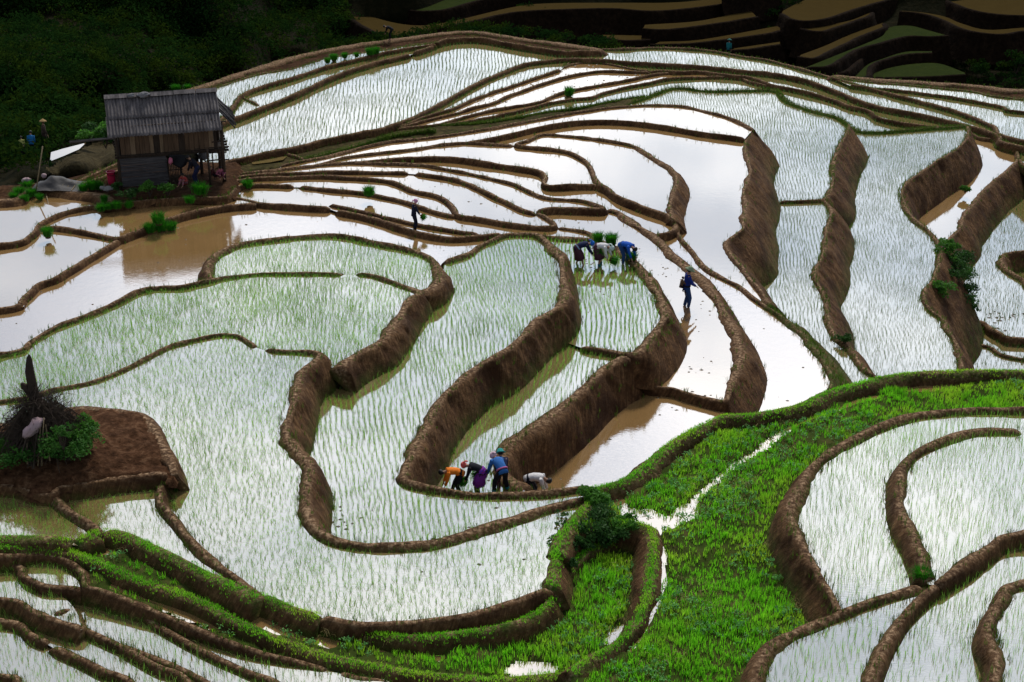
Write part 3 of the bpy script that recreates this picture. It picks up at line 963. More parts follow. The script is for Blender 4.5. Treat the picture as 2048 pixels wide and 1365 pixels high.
# ------------------------------------------------------------------ grass
M['grass'] = mat_leaf('grass_blade', (.07, .32, .01), (.27, .78, .025), .55, .8, .55, (.36, .62, .035))
M['weeds'] = mat_leaf('weed_blade', (.03, .075, .008), (.12, .20, .025), .4, .8)
gh = Heap()
for r, dens in (('RG', 150), ('LG', 150), ('LG2', 130)):
    P = POLY[r]
    lo, hi = P.min(0), P.max(0)
    n = int((hi - lo).prod() * dens)
    Q = RNG.uniform(lo, hi, (n, 2))
    Q = Q[in_frame(np.c_[Q, level(r, Q[:, 0])])]
    Q = Q[inside(P, Q)]
    z = ground_z(r, Q)
    dl = z - level(r, Q[:, 0])
    pt = vnoise(np.c_[Q * .5, np.full(len(Q), 3.0)], 31) * .6 + vnoise(np.c_[Q * 2.2, np.full(len(Q), 3.0)], 32) * .5
    keep = np.where(dl < -.12, .10, np.clip(.78 + .85 * pt, .05, 1))
    k = RNG.random(len(Q)) < keep
    Q, z, pt = Q[k], z[k], pt[k]
    k = clear_of_banks(r, Q, .10); Q, z, pt = Q[k], z[k], pt[k]
    nb = 4
    B = np.repeat(np.c_[Q, z], nb, 0)
    m = len(B)
    B[:, :2] += RNG.normal(0, .035, (m, 2))
    hh = np.repeat(np.clip(.13 + .07 * pt, .05, .3), nb) * RNG.uniform(.6, 1.5, m)
    V, F = blades(B, hh, RNG.uniform(.010, .024, m), RNG.uniform(0, 6.28, m), np.clip(np.abs(RNG.normal(.2, .3, m)), 0, .95), RNG.uniform(-1, 1, m))
    gh.add(V, F)
    print('grass', r, m)
# turf on the crests of the grassy banks
for A in arcs:
    if 'G' not in A.opt: continue
    L = np.linalg.norm(np.diff(A.xy, axis=0), axis=1).sum()
    n = int(L * 150)
    i = RNG.integers(0, len(A.xy) - 1, n)
    f = RNG.random(n)[:, None]
    p = A.xy[i] * (1 - f) + A.xy[i + 1] * f
    t = A.xy[i + 1] - A.xy[i]; t /= np.linalg.norm(t, axis=1)[:, None] + 1e-9
    nr = np.stack([t[:, 1], -t[:, 0]], -1)
    o = np.clip(RNG.normal(.02, A.w * .28, n), -A.w * .5, A.w * .7)
    q = p + nr * o[:, None]
    z = level(A.hi, q[:, 0]) + A.h * np.clip(1.02 - (o / A.w) ** 2 * 1.7, -.3, 1)
    k = in_frame(np.c_[q, z]); q, z = q[k], z[k]
    B = np.repeat(np.c_[q, z], 3, 0); m = len(B)
    B[:, :2] += RNG.normal(0, .02, (m, 2))
    V, F = blades(B, RNG.uniform(.025, .085, m), RNG.uniform(.008, .016, m), RNG.uniform(0, 6.28, m), np.clip(np.abs(RNG.normal(.2, .3, m)), 0, .95), RNG.uniform(-1, 1, m))
    gh.add(V, F)
# broad leaved weeds and dead straw among it
wd_, st_ = Heap(), Heap()
for r, n in (('RG', 5200), ('LG', 1700), ('LG2', 900)):
    P = POLY[r]
    Q = RNG.uniform(P.min(0), P.max(0), (n, 2)); Q = Q[inside(P, Q)]
    z = ground_z(r, Q)
    k = in_frame(np.c_[Q, z]) & (vnoise(np.c_[Q * .7, np.full(len(Q), 6.0)], 35) > -.05) & clear_of_banks(r, Q, .05); Q, z = Q[k], z[k]
    m = len(Q); nl = 9
    B = np.repeat(np.c_[Q, z + RNG.uniform(.05, .16, m)], nl, 0) + RNG.normal(0, .05, (m * nl, 3)) * [1, 1, .5]
    V, F = blades(B, RNG.uniform(.05, .09, m * nl), RNG.uniform(.03, .05, m * nl), RNG.uniform(0, 6.28, m * nl), RNG.uniform(.6, .98, m * nl), RNG.uniform(-1, 1, m * nl))
    wd_.add(V, F)
    k = RNG.random(m) < .5; B = np.repeat(np.c_[Q[k] + .4, z[k] + .03], 5, 0); q = len(B)
    B[:, :2] += RNG.normal(0, .12, (q, 2))
    V, F = blades(B, RNG.uniform(.12, .3, q), RNG.uniform(.008, .014, q), RNG.uniform(0, 6.28, q), RNG.uniform(.8, .98, q), RNG.uniform(-1, 1, q))
    st_.add(V, F)
M['broad'] = mat_leaf('broad_weed', (.06, .22, .04), (.22, .50, .14), .4, 2.0, .5)
M['straw'] = mat_leaf('dead_straw', (.16, .12, .04), (.36, .29, .12), .3, 2.0)
tag(wd_.build('weeds', M['broad']), 'patches of small pale broad leaved weeds growing in the wet grass', 'weeds', kind='stuff')
tag(st_.build('straw', M['straw']), 'wisps of dead yellow straw lying in the grass', 'straw', kind='stuff')
tag(gh.build('grass', M['grass']), 'bright green wet grass on the broad strip and banks in front', 'grass', kind='stuff')
# tufts at the feet and on the crests of the earth banks
wh = Heap()
for A in arcs:
    if 'G' in A.opt or 'x' in A.opt or 's' in A.opt: continue
    L = np.linalg.norm(np.diff(A.xy, axis=0), axis=1).sum()
    xm = A.xy[len(A.xy) // 2, 0]; d = max(0, float(level(A.hi, xm) - level(A.lo, xm)))
    for what in ('crest', 'inner', 'foot') + (('face',) if 'g' in A.opt or d > .7 else ()):
        dens = dict(crest=5, inner=9, foot=10, face=16 if 'g' in A.opt else 5)[what]
        if REG[A.hi][1] in ('bare', 'mud'): dens = dict(crest=2, inner=1, foot=5, face=16 if 'g' in A.opt else 4)[what]
        if what == 'foot' and REG[A.lo][1] in ('bare', 'mud'): dens = 1.5
        if 'g' in A.opt: dens *= 5
        n = int(L * dens)
        if n == 0: continue
        i = RNG.integers(0, len(A.xy) - 1, n); f = RNG.random(n)[:, None]
        p = A.xy[i] * (1 - f) + A.xy[i + 1] * f
        t = A.xy[i + 1] - A.xy[i]; t /= np.linalg.norm(t, axis=1)[:, None] + 1e-9
        nr = np.stack([t[:, 1], -t[:, 0]], -1)
        if what == 'crest':
            o = RNG.uniform(-A.w * .4, A.w * .5, n); z = np.full(n, A.zhi + A.h * .9)
        elif what == 'inner':
            o = RNG.uniform(-A.w * .5 - .12, -A.w * .4, n); z = np.full(n, A.zhi - .01)
        elif what == 'face':
            f_ = RNG.random(n); o = A.w / 2 + A.b * (d + .6 * A.h) * f_ + .02; z = A.zhi + .6 * A.h - (d + .6 * A.h) * f_
        else:
            o = A.w / 2 + A.b * (d + .6 * A.h) + RNG.uniform(-.12, .1, n); z = np.full(n, A.zlo - .01)
        q = p + nr * o[:, None]
        z = z + (level(A.hi, q[:, 0]) - A.zhi if what != 'foot' else level(A.lo, q[:, 0]) - A.zlo)
        k = in_frame(np.c_[q, z]); q, z = q[k], z[k]
        nb = 4
        B = np.repeat(np.c_[q, z], nb, 0); m = len(B)
        if m == 0: continue
        B[:, :2] += RNG.normal(0, .03, (m, 2))
        sc_ = 1.0 if A.zhi > -1.3 else 1.25
        V, F = blades(B, RNG.uniform(.07, .2, m) * sc_, RNG.uniform(.010, .018, m) * sc_, RNG.uniform(0, 6.28, m), np.clip(np.abs(RNG.normal(.25, .3, m)), 0, .95), RNG.uniform(-1, 1, m))
        wh.add(V, F)
tag(wh.build('bank_grass', M['weeds']), 'short tufts of grass along the edges of the earth banks', 'grass', kind='stuff')

# clods of mud and trampled stalks sticking out of the freshly worked fields
ch_ = Heap()
for r, dens, box_ in (('R1', 5, None), ('G2', 3, None), ('G3', 1.5, None), ('C1', 9, (640, 1010, 1190, 1090)), ('C1', 3, (840, 960, 1190, 1040)), ('K2', 14, (1950, 600, 2048, 680)), ('L', 1.2, (760, 1090, 1100, 1250)), ('X2', 1, None), ('Lc', .6, None), ('C3', .5, None), ('R2', .5, None), ('C2', 7, (900, 940, 1060, 1000)), ('P3', 6, (1130, 500, 1300, 560)), ('P3', 1.5, None)):
    P = POLY[r]
    lo, hi = P.min(0), P.max(0)
    n = int((hi - lo).prod() * dens)
    Q = RNG.uniform(lo, hi, (n, 2))
    Q = Q[inside(P, Q)]
    Q = Q[vnoise(np.c_[Q * .6, np.full(len(Q), 1.0)], 71) * .5 + vnoise(np.c_[Q * 2, np.full(len(Q), 1.0)], 72) * .5 > .12]
    if box_ is not None and len(Q):
        q = to_px(np.c_[Q, np.full(len(Q), REG[r][0])]); Q = Q[(q[:, 0] > box_[0]) & (q[:, 1] > box_[1]) & (q[:, 0] < box_[2]) & (q[:, 1] < box_[3])]
    Q = Q[clear_of_banks(r, Q, .0)]
    m = len(Q)
    if not m: continue
    s_ = RNG.uniform(.015, .055, m)
    if REG[r][0] < -9: s_ *= 1.6
    a = RNG.uniform(0, 6.28, m)
    ring = []
    for j in range(6):
        an = a + j * math.pi / 3
        rr = s_ * RNG.uniform(.7, 1.4, m)
        ring.append(np.stack([Q[:, 0] + np.cos(an) * rr * 1.5, Q[:, 1] + np.sin(an) * rr, np.full(m, REG[r][0] - .005)], -1))
    topv = np.c_[Q, REG[r][0] + s_ * .8]
    V = np.stack(ring + [topv], 1).reshape(-1, 3)
    F = np.concatenate([np.arange(m)[:, None] * 7 + [j, (j + 1) % 6, 6] for j in range(6)])
    ch_.add(V, F)
M['mud'] = mat_plain('wet_mud', (.045, .03, .018), .6, .4, 4, .3)
tag(ch_.build('mud_clods', M['mud']), 'dark clods of mud sticking out of the shallow water', 'mud clods', kind='stuff')

# ------------------------------------------------------------------ the hillside across the valley
CTRL = np.array([(-400, 430, 72), (0, 395, 72), (60, 345, 79), (150, 335, 82), (240, 325, 84), (330, 320, 100), (60, 290, 92), (120, 285, 92), (200, 270, 100), (0, 300, 88), (-300, 300, 84),
    (100, 235, 101), (0, 200, 106), (200, 190, 116), (350, 180, 124), (450, 140, 136), (0, 0, 138), (-400, 0, 130), (200, 0, 142), (400, 60, 142), (600, 112, 152), (600, 0, 172),
    (700, 80, 164), (800, 95, 168), (1000, 100, 168), (1000, 0, 178), (1300, 100, 167), (1300, 0, 178), (1700, 160, 160), (1700, 80, 169), (1700, 0, 177), (2048, 190, 157), (2048, 90, 167), (2048, 0, 176), (2450, 200, 156), (2450, 0, 176), (1300, 50, 172), (1000, 50, 172),
    (500, 330, 128), (800, 300, 150), (1200, 250, 150)], float)


def hill_depth(u, v):
    u = np.asarray(u, float); v = np.asarray(v, float)
    d2 = ((u[..., None] - CTRL[:, 0]) / 1.5) ** 2 + (v[..., None] - CTRL[:, 1]) ** 2 + 60
    w = d2 ** -1.6
    return (w * CTRL[:, 2]).sum(-1) / w.sum(-1)


us = np.linspace(-420, 2470, 150); vs = np.linspace(430, -12, 56)
uu, vv = np.meshgrid(us, vs)
HP = at_depth(uu, vv, hill_depth(uu, vv))
HP[..., 2] -= .35
rows = [HP]
edge = HP[-1]
for dy, zz in ((22, -6.0), (52, 3.0), (64, 7.0), (90, 8.0), (300, 6.0), (1500, 5.0)):
    e = edge.copy()
    dr = e[:, :2] / np.linalg.norm(e[:, :2], axis=1)[:, None]
    e[:, :2] += dr * dy
    e[:, 2] = zz + 1.2 * np.sin(us * .013 + dy)
    rows.append(e[None])
HG_ = np.concatenate(rows, 0)
n0, n1 = HG_.shape[:2]
HV = HG_.reshape(-1, 3).copy()
HV[:, 2] += .35 * vnoise(HV * .22, 41) + .15 * vnoise(HV * .8, 42)
k = (np.arange(n0 - 1)[:, None] * n1 + np.arange(n1 - 1)[None])
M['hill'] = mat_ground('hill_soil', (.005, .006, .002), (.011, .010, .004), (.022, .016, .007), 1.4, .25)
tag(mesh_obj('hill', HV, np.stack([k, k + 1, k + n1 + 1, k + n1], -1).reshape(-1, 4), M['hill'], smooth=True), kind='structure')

g_ = np.array([(math.cos(q) * r_, math.sin(q) * r_ + 60, -24.0) for r_ in (1, 300, 3000) for q in np.linspace(0, 2 * math.pi, 49)[:-1]])
k = np.arange(48); F = np.concatenate([np.stack([k + o, k + o + 48, (k + 1) % 48 + o + 48, (k + 1) % 48 + o], -1) for o in (0, 48)])
tag(mesh_obj('terrain', g_, F, M['hill']), kind='structure')      # valley_ground

# terraces on that hillside: front edge, back edge, what covers the step
M['far_earth'] = mat_ground('far_earth', (.004, .002, .001), (.012, .007, .004), (.026, .015, .008), 2.2, .2)
M['far_rice'] = mat_ground('far_rice', (.010, .018, .001), (.017, .026, .002), (.026, .034, .004), 5.0, .03)
SHELF = [
    ('rice', 1.6, '722,-14 760,8 800,19 840,25 890,22 940,8 985,-3 1050,-14', '730,-30 1040,-30'),
    ('water', 1.5, '700,40 737,62 775,75 815,73 870,60 938,47 1024,28 1124,22 1224,20 1300,25 1375,20 1475,6 1540,-8', '703,22 750,36 800,48 850,51 913,41 1024,15 1100,7 1250,6 1325,6 1400,1 1530,-18'),
    ('water', .9, '1210,78 1250,84 1300,82', '1205,70 1300,72'),
    ('water', 1.5, '1285,60 1337,62 1425,51 1470,44 1515,36', '1290,50 1400,42 1500,20'),
    ('water', 1.5, '1300,92 1375,90 1450,82 1536,70 1560,64', '1320,84 1400,80 1536,56 1560,52'),
    ('water', 1.2, '1455,104 1500,101 1536,95 1560,92', '1470,97 1560,84'),
    ('water', 1.6, '1562,30 1580,40 1611,45 1661,38 1711,21 1770,4 1830,-10', '1566,22 1600,5 1650,-12 1820,-30'),
    ('water', 1.5, '1600,60 1625,65 1649,65 1686,53 1736,36 1745,28', '1604,56 1690,44 1740,26'),
    ('water', 1.5, '1596,116 1631,119 1674,99 1724,75 1768,58 1770,50', '1602,110 1650,92 1700,70 1766,46'),
    ('rice', 1.5, '1600,140 1620,138 1661,134 1711,104 1761,89 1812,76 1860,76 1896,74', '1625,130 1680,108 1735,86 1765,72 1780,55 1820,52 1860,62 1896,72'),
    ('rice', 1.4, '1655,152 1691,146 1716,127 1732,112', '1665,146 1700,124 1730,110'),
    ('rice', 1.5, '1708,160 1737,156 1741,137 1765,124 1812,112 1864,109', '1712,152 1735,130 1765,118 1812,104 1864,103'),
    ('rice', 1.3, '1744,158 1800,158 1860,156 1930,152', '1746,148 1780,136 1830,128 1880,128 1930,146'),
    ('water', 1.6, '1799,26 1849,31 1887,44 1924,61 1974,70 2012,71 2060,64 2200,60', '1804,22 1850,26 1890,34 1925,48 1975,60 2060,55 2200,48'),
    ('water', 1.5, '1887,2 1937,21 1987,31 2060,34 2200,30', '1890,-10 1940,-6 2000,-4 2200,-10'),
    ('rice', 1.6, '1440,-2 1500,-10 1560,-16', '1440,-12 1560,-26'),
]
for typ, drop, fr, bk in SHELF:
    f = np.array([[float(t) for t in p.split(',')] for p in fr.split()]); b = np.array([[float(t) for t in p.split(',')] for p in bk.split()])
    fc, bc = catmull(f, 6), catmull(b, 6)
    mid = fc[len(fc) // 2]
    D_ = 169 - .11 * mid[1]
    z = float(at_depth(mid[0], mid[1], D_)[2])
    P = np.vstack([at(fc[:, 0], fc[:, 1], z)[:, :2], at(bc[::-1, 0], bc[::-1, 1], z)[:, :2]])
    cv, _, cf, _, _, _ = delaunay_2d_cdt([Vector(p) for p in P.tolist()], [], [list(range(len(P)))], 1, 1e-4)
    V = np.array([[p[0], p[1], z] for p in cv]); F = np.array([list(q) for q in cf if len(q) == 3])
    a_, b_, c_ = V[F[:, 0]], V[F[:, 1]], V[F[:, 2]]
    cr = (b_ - a_)[:, 0] * (c_ - a_)[:, 1] - (b_ - a_)[:, 1] * (c_ - a_)[:, 0]
    F[cr < 0] = F[cr < 0][:, ::-1]
    tag(mesh_obj('hill_paddy', V, F, M['water_far'] if typ == 'water' else M['far_rice']), kind='structure')
    e, s_ = resample(at(fc[:, 0], fc[:, 1], z)[:, :2], .5)
    t = smooth1(np.gradient(e, axis=0), 3); t /= np.linalg.norm(t, axis=1)[:, None]
    nr = np.stack([t[:, 1], -t[:, 0]], -1)
    offs = [(-.35, -.2), (-.3, .12), (0, .2), (.2, .1), (.35, -.5), (.6, -drop * .7), (.95, -drop - .3), (1.6, -drop - 1.2)]
    V = np.concatenate([np.c_[e + nr * (o + .08 * vnoise(np.c_[e * .9, np.full(len(e), o)], 44)[:, None]), np.full(len(e), z + h_)] for o, h_ in offs])
    n = len(e); k = (np.arange(len(offs) - 1)[:, None] * n + np.arange(n - 1)[None])
    tag(mesh_obj('hill_bank', V, np.stack([k, k + n, k + n + 1, k + 1], -1).reshape(-1, 4), M['far_earth'], smooth=True), kind='structure')

# the small field on the slope behind the hut
p = np.array([(100, 323), (102, 305), (125, 298), (172, 286), (158, 299), (128, 312)], float)
z = float(at_depth(130, 303, 89)[2]) + .75
P = at(p[:, 0], p[:, 1], z)
tag(mesh_obj('paddy_water', P, [list(range(len(P)))[::-1]], M['water']), kind='structure')
M['slope'] = mat_ground('stony_slope', (.02, .016, .008), (.055, .042, .02), (.10, .085, .045), 5.0, .15)
q = np.array([(85, 338), (110, 326), (132, 313), (160, 300), (180, 288), (215, 282), (262, 290), (262, 345), (200, 352), (120, 356)], float)
qc = catmull(np.vstack([q, q[:1]]), 4)[:-1]
ins_u, ins_v = np.meshgrid(np.arange(80, 270, 4.0), np.arange(278, 360, 3.0))
G_ = np.stack([ins_u.ravel(), ins_v.ravel()], -1)
okk = inside(qc, G_).reshape(ins_u.shape)
SP_ = at_depth(ins_u, ins_v, hill_depth(ins_u, ins_v) - .8).reshape(-1, 3)
SP_[:, 2] += .12 * vnoise(SP_ * 1.2, 45)
k = np.arange(ins_u.size).reshape(ins_u.shape)
F = np.stack([k[:-1, :-1], k[1:, :-1], k[1:, 1:], k[:-1, 1:]], -1)[okk[:-1, :-1] & okk[1:, 1:] & okk[1:, :-1] & okk[:-1, 1:]]
tag(mesh_obj('ground', SP_, F, M['slope'], smooth=True), kind='structure')


# ------------------------------------------------------------------ leaf clumps
def leaf_cloud(centers, radii, count, size, flat=.7, seed=0, hollow=.45):
    """leaf shaped quads spread through rounded crowns, more at the outside"""
    rg = np.random.default_rng(seed)
    n = len(centers)
    idx = np.repeat(np.arange(n), count)
    m = len(idx)
    d = rg.normal(0, 1, (m, 3)); d /= np.linalg.norm(d, axis=1)[:, None]
    d[:, 2] = np.abs(d[:, 2]) * 1.1 - .2
    rr = radii[idx] * (hollow + (1 - hollow) * rg.random(m) ** .5) * (1 + .28 * vnoise(d * 2.2 + centers[idx] * .7, seed + 3))
    p = centers[idx] + d * rr[:, None] * [1, 1, flat]
    a = rg.normal(0, 1, (m, 3)) + d * .4 + [0, 0, .5]; a /= np.linalg.norm(a, axis=1)[:, None]
    b = np.cross(a, rg.normal(0, 1, (m, 3))); b /= np.linalg.norm(b, axis=1)[:, None] + 1e-9
    c = np.cross(a, b)
    s = size * rg.uniform(.6, 1.4, m)[:, None]
    V = np.stack([p - b * s, p + c * s * .42, p + b * s, p - c * s * .42], 1).reshape(-1, 3)
    return V, np.arange(m * 4).reshape(-1, 4)


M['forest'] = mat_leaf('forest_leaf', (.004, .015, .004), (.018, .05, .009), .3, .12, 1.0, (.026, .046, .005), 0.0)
M['shrub'] = mat_leaf('shrub_leaf', (.014, .045, .010), (.05, .13, .025), .4, 1.2)
M['bright_shrub'] = mat_leaf('bright_leaf', (.03, .10, .012), (.09, .25, .03), .45, 1.2)
fu = RNG.uniform(-60, 720, 1500); fv = RNG.uniform(-25, 350, 1500)
lim = np.interp(fu, [-60, 0, 60, 110, 180, 230, 330, 400, 512, 587, 662, 737], [400, 365, 330, 290, 276, 285, 250, 165, 128, 104, 88, 72])
top = np.interp(fu, [0, 640, 700, 720], [-60, -60, 30, 60])
k = (fv < lim) & (fv > top)
fu, fv = fu[k], fv[k]
fd = hill_depth(fu, fv)
fc = at_depth(fu, fv, fd - .5)
fr = RNG.uniform(.7, 2.1, len(fc))
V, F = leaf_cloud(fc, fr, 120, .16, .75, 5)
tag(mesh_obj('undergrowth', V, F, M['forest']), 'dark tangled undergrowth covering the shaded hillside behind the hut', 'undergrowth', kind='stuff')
# scrub along the ridge and on the far terraces
fu = np.concatenate([RNG.uniform(640, 1240, 130), RNG.uniform(1540, 1600, 40), RNG.uniform(1900, 2100, 60), RNG.uniform(1000, 1250, 60), RNG.uniform(1780, 2060, 40)])
fv = np.concatenate([np.interp(fu[:130], [640, 740, 800, 900, 1000, 1100, 1240], [98, 84, 74, 58, 62, 76, 92]) - RNG.uniform(-6, 8, 130), RNG.uniform(0, 125, 40), RNG.uniform(110, 175, 60), RNG.uniform(40, 85, 60), RNG.uniform(80, 110, 40)])
fd = np.where(np.arange(len(fu)) < 130, 0, hill_depth(fu, fv) - 1)
c0 = at_depth(fu, fv, fd)
c1 = at(fu, fv, -9.6)
fc = np.where((fd == 0)[:, None], c1, c0)
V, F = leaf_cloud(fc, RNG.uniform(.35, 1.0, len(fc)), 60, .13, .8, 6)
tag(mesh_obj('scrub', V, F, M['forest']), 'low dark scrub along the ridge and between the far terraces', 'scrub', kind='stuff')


def shrub(u, v, ref, r, h, label, cat='shrub', mat='shrub', leaf=.09, n=600, seed=1, group=None, name='shrub', stems=7):
    """one bush: leafy crown over a few stems. ref: ground level (number) or hill"""
    base = at_depth(u, v, hill_depth(u, v) - .6) if ref == 'hill' else at(u, v, ref)
    t = empty(name, base)
    tag(t, label, cat, group)
    rg = np.random.default_rng(seed)
    c = np.c_[rg.normal(0, r * .38, (9, 2)), rg.uniform(h * .35, h * .8, 9)]
    V, F = leaf_cloud(c, rg.uniform(r * .3, r * .55, 9), n // 9, leaf, .9, seed, .2)
    V[:, 2] = np.maximum(V[:, 2], .02)
    mesh_obj('foliage', V, F, M[mat], t)
    SV, SF = [], []
    for q in range(stems):
        a = rg.uniform(0, 6.28); tip = np.array([math.cos(a) * r * .5, math.sin(a) * r * .5, h * rg.uniform(.5, .85)])
        add_tube(SV, SF, [(0, 0, -.05), tip * .5 + rg.normal(0, .04, 3), tip], [.022, .014, .006], 5)
    mesh_obj('stem', np.array(SV), SF, M['twig'], t)
    return t


def add_tube(V, F, pts, rad, n=8, cap=True):
    pts = [np.asarray(p, float) for p in pts]
    base = len(V)
    t0 = None
    for i, p in enumerate(pts):
        t = (pts[min(i + 1, len(pts) - 1)] - pts[max(i - 1, 0)])
        t = t / (np.linalg.norm(t) + 1e-9)
        if t0 is None:
            a = np.array([0, 0, 1.0]) if abs(t[2]) < .9 else np.array([1.0, 0, 0])
            u_ = np.cross(t, a)
        else:
            u_ = u_ - t * (u_ @ t)
        u_ = u_ / (np.linalg.norm(u_) + 1e-9); w_ = np.cross(t, u_); t0 = t
        r = rad[i] if hasattr(rad, '__len__') else rad
        rx, ry = r if hasattr(r, '__len__') else (r, r)
        for q in range(n):
            an = 2 * math.pi * q / n
            V.append(tuple(p + u_ * math.cos(an) * rx + w_ * math.sin(an) * ry))
    for i in range(len(pts) - 1):
        for q in range(n):
            a = base + i * n + q; b = base + i * n + (q + 1) % n
            F.append([a, b, b + n, a + n])
    if cap:
        F.append([base + q for q in range(n)][::-1])
        F.append([base + (len(pts) - 1) * n + q for q in range(n)])


M['twig'] = mat_plain('dry_twig', (.055, .04, .03), .9, .4, 9, .1)
shrub(1062, 52, 'hill', 1.6, 2.6, 'round dark bush above the middle of the ridge', seed=3, leaf=.16, mat='forest', n=900, group='dark bushes beyond the ridge')
shrub(1568, 124, 'hill', 1.5, 2.0, 'dark bush in the gully between the far terraces', seed=4, leaf=.15, mat='forest', n=900, group='dark bushes beyond the ridge')
shrub(1957, 158, 'hill', 1.7, 2.1, 'wide dark bush at the right end of the lowest far green terrace', seed=5, leaf=.15, mat='forest', n=900, group='dark bushes beyond the ridge')
shrub(2030, 150, 'hill', 1.5, 2.6, 'dark bush at the right hand edge beyond the ridge', seed=6, leaf=.15, mat='forest', n=900, group='dark bushes beyond the ridge')

# ------------------------------------------------------------------ the stilt hut
def box(V, F, c, s, rot=None):
    """a box with centre c and size s, turned by the matrix rot"""
    b = len(V)
    R = np.eye(3) if rot is None else np.array(rot)
    for i in (-1, 1):
        for j in (-1, 1):
            for k in (-1, 1):
                V.append(tuple(np.asarray(c, float) + R @ (np.array([i, j, k]) * np.asarray(s) / 2)))
    for f in ((0, 1, 3, 2), (4, 6, 7, 5), (0, 4, 5, 1), (2, 3, 7, 6), (0, 2, 6, 4), (1, 5, 7, 3)):
        F.append([b + q for q in f])


def rotz(a):
    return np.array([[math.cos(a), -math.sin(a), 0], [math.sin(a), math.cos(a), 0], [0, 0, 1]])


def rotx(a):
    return np.array([[1, 0, 0], [0, math.cos(a), -math.sin(a)], [0, math.sin(a), math.cos(a)]])


def roty(a):
    return np.array([[math.cos(a), 0, math.sin(a)], [0, 1, 0], [-math.sin(a), 0, math.cos(a)]])


M['plank_dark'] = mat_wood('plank_dark', (.012, .008, .006), (.06, .042, .03))
M['plank_mid'] = mat_wood('plank_mid', (.05, .03, .018), (.15, .095, .058))
M['plank_pale'] = mat_wood('plank_pale', (.11, .075, .045), (.26, .18, .11))
M['plank_grey'] = mat_wood('plank_grey', (.025, .022, .022), (.12, .11, .11), 0)
M['post'] = mat_wood('post_wood', (.02, .014, .010), (.09, .062, .042))


def mat_roof():
    t = NT('corrugated_sheet')
    p = t.obj()
    mp = t.n('Mapping'); mp.inputs['Scale'].default_value = (5, .7, .7); t.link(p, mp.inputs['Vector'])
    a = t.noise(1.5, 6, mp.outputs[0], .7)
    b = t.noise(7, 5, p, .7)
    col = t.ramp(a.outputs[0], [(.3, (.04, .034, .034)), (.5, (.105, .092, .092)), (.7, (.21, .185, .178))]).outputs[0]
    col = t.mix(t.ramp(b.outputs[0], [(.5, (0, 0, 0)), (.68, (.7, .7, .7))]).outputs[0], col, (.04, .036, .036))
    col = t.mix(t.ramp(t.noise(11, 3, p).outputs[0], [(.70, (0, 0, 0)), (.76, (.6, .6, .6))]).outputs[0], col, (.36, .34, .33))
    t.principled(col, .85, t.bump(b.outputs[0], .4, .006), .2)
    return t.m


M['roof'] = mat_roof()
hut_o = at(240, 376, -2.68)
hut_r = at(451, 359.5, -2.68)
hut_a = math.atan2(hut_r[1] - hut_o[1], hut_r[0] - hut_o[0])
HLX = float(np.linalg.norm((hut_r - hut_o)[:2]))
hut = empty('stilt_hut', hut_o, hut_a)
tag(hut, 'weathered wooden hut on stilts with a grey corrugated roof', 'hut')
FL, EV, RZ = 1.62, 2.62, 4.08         # floor, eave and ridge heights
YE, YR, YB = -.5, 1.42, 3.3          # eave, ridge and rear eave


def prof(x):
    return .03 * np.cos(x * 2 * math.pi / .155)


def sheet(y0, z0, y1, z1, x0, x1, lift=0.0):
    xs = np.arange(x0, x1 + .01, .0258)
    ys = np.linspace(0, 1, 7)
    sl = np.array([y1 - y0, z1 - z0]); nn = np.array([-sl[1], sl[0]]) / np.hypot(*sl)
    if nn[1] < 0: nn = -nn
    V = []
    for t in ys:
        h = prof(xs) + lift + .012 * np.sin(xs * 1.7 + t * 2)
        V.append(np.stack([xs, y0 + sl[0] * t + nn[0] * h, z0 + sl[1] * t + nn[1] * h], -1))
    top = np.concatenate(V)
    low = top - np.array([0, nn[0], nn[1]]) * .012
    n = len(xs); m = len(ys)
    k = (np.arange(m - 1)[:, None] * n + np.arange(n - 1)[None]).ravel()
    A = np.stack([k, k + 1, k + n + 1, k + n], -1)
    B = A[:, ::-1] + n * m
    e0 = np.arange(n - 1)
    edge = np.stack([e0 + n * m, e0 + n * m + 1, e0 + 1, e0], -1)
    e1 = (m - 1) * n + np.arange(n - 1)
    edge2 = np.stack([e1, e1 + 1, e1 + n * m + 1, e1 + n * m], -1)
    return np.concatenate([top, low]), np.concatenate([A, B, edge, edge2])


hp = Heap()
xl, xr = -.30, HLX - .02
ymid, zmid = YE + (YR - YE) * .47, EV + (RZ - EV) * .47
hp.add(*sheet(YE, EV, ymid + .06, zmid + .045, xl, xr, .0))
hp.add(*sheet(ymid - .08, zmid - .06, YR, RZ, xl + .03, xr, .035))
hp.add(*sheet(YB, EV, YR, RZ, xl, xr, .0))
hp.build('roof', M['roof'], hut)
V, F = [], []
x = xl
rg = np.random.default_rng(4)
while x < xr:
    ln = min(rg.uniform(.9, 1.2), xr - x + .05)
    for sgn in (-1, 1):
        box(V, F, (x + ln / 2, YR + sgn * .11, RZ + .045 + rg.uniform(-.008, .008)), (ln - .03, .27, .02), rotx(-sgn * .55))
    x += ln
mesh_obj('ridge_cap', np.array(V), F, M['roof'], hut)
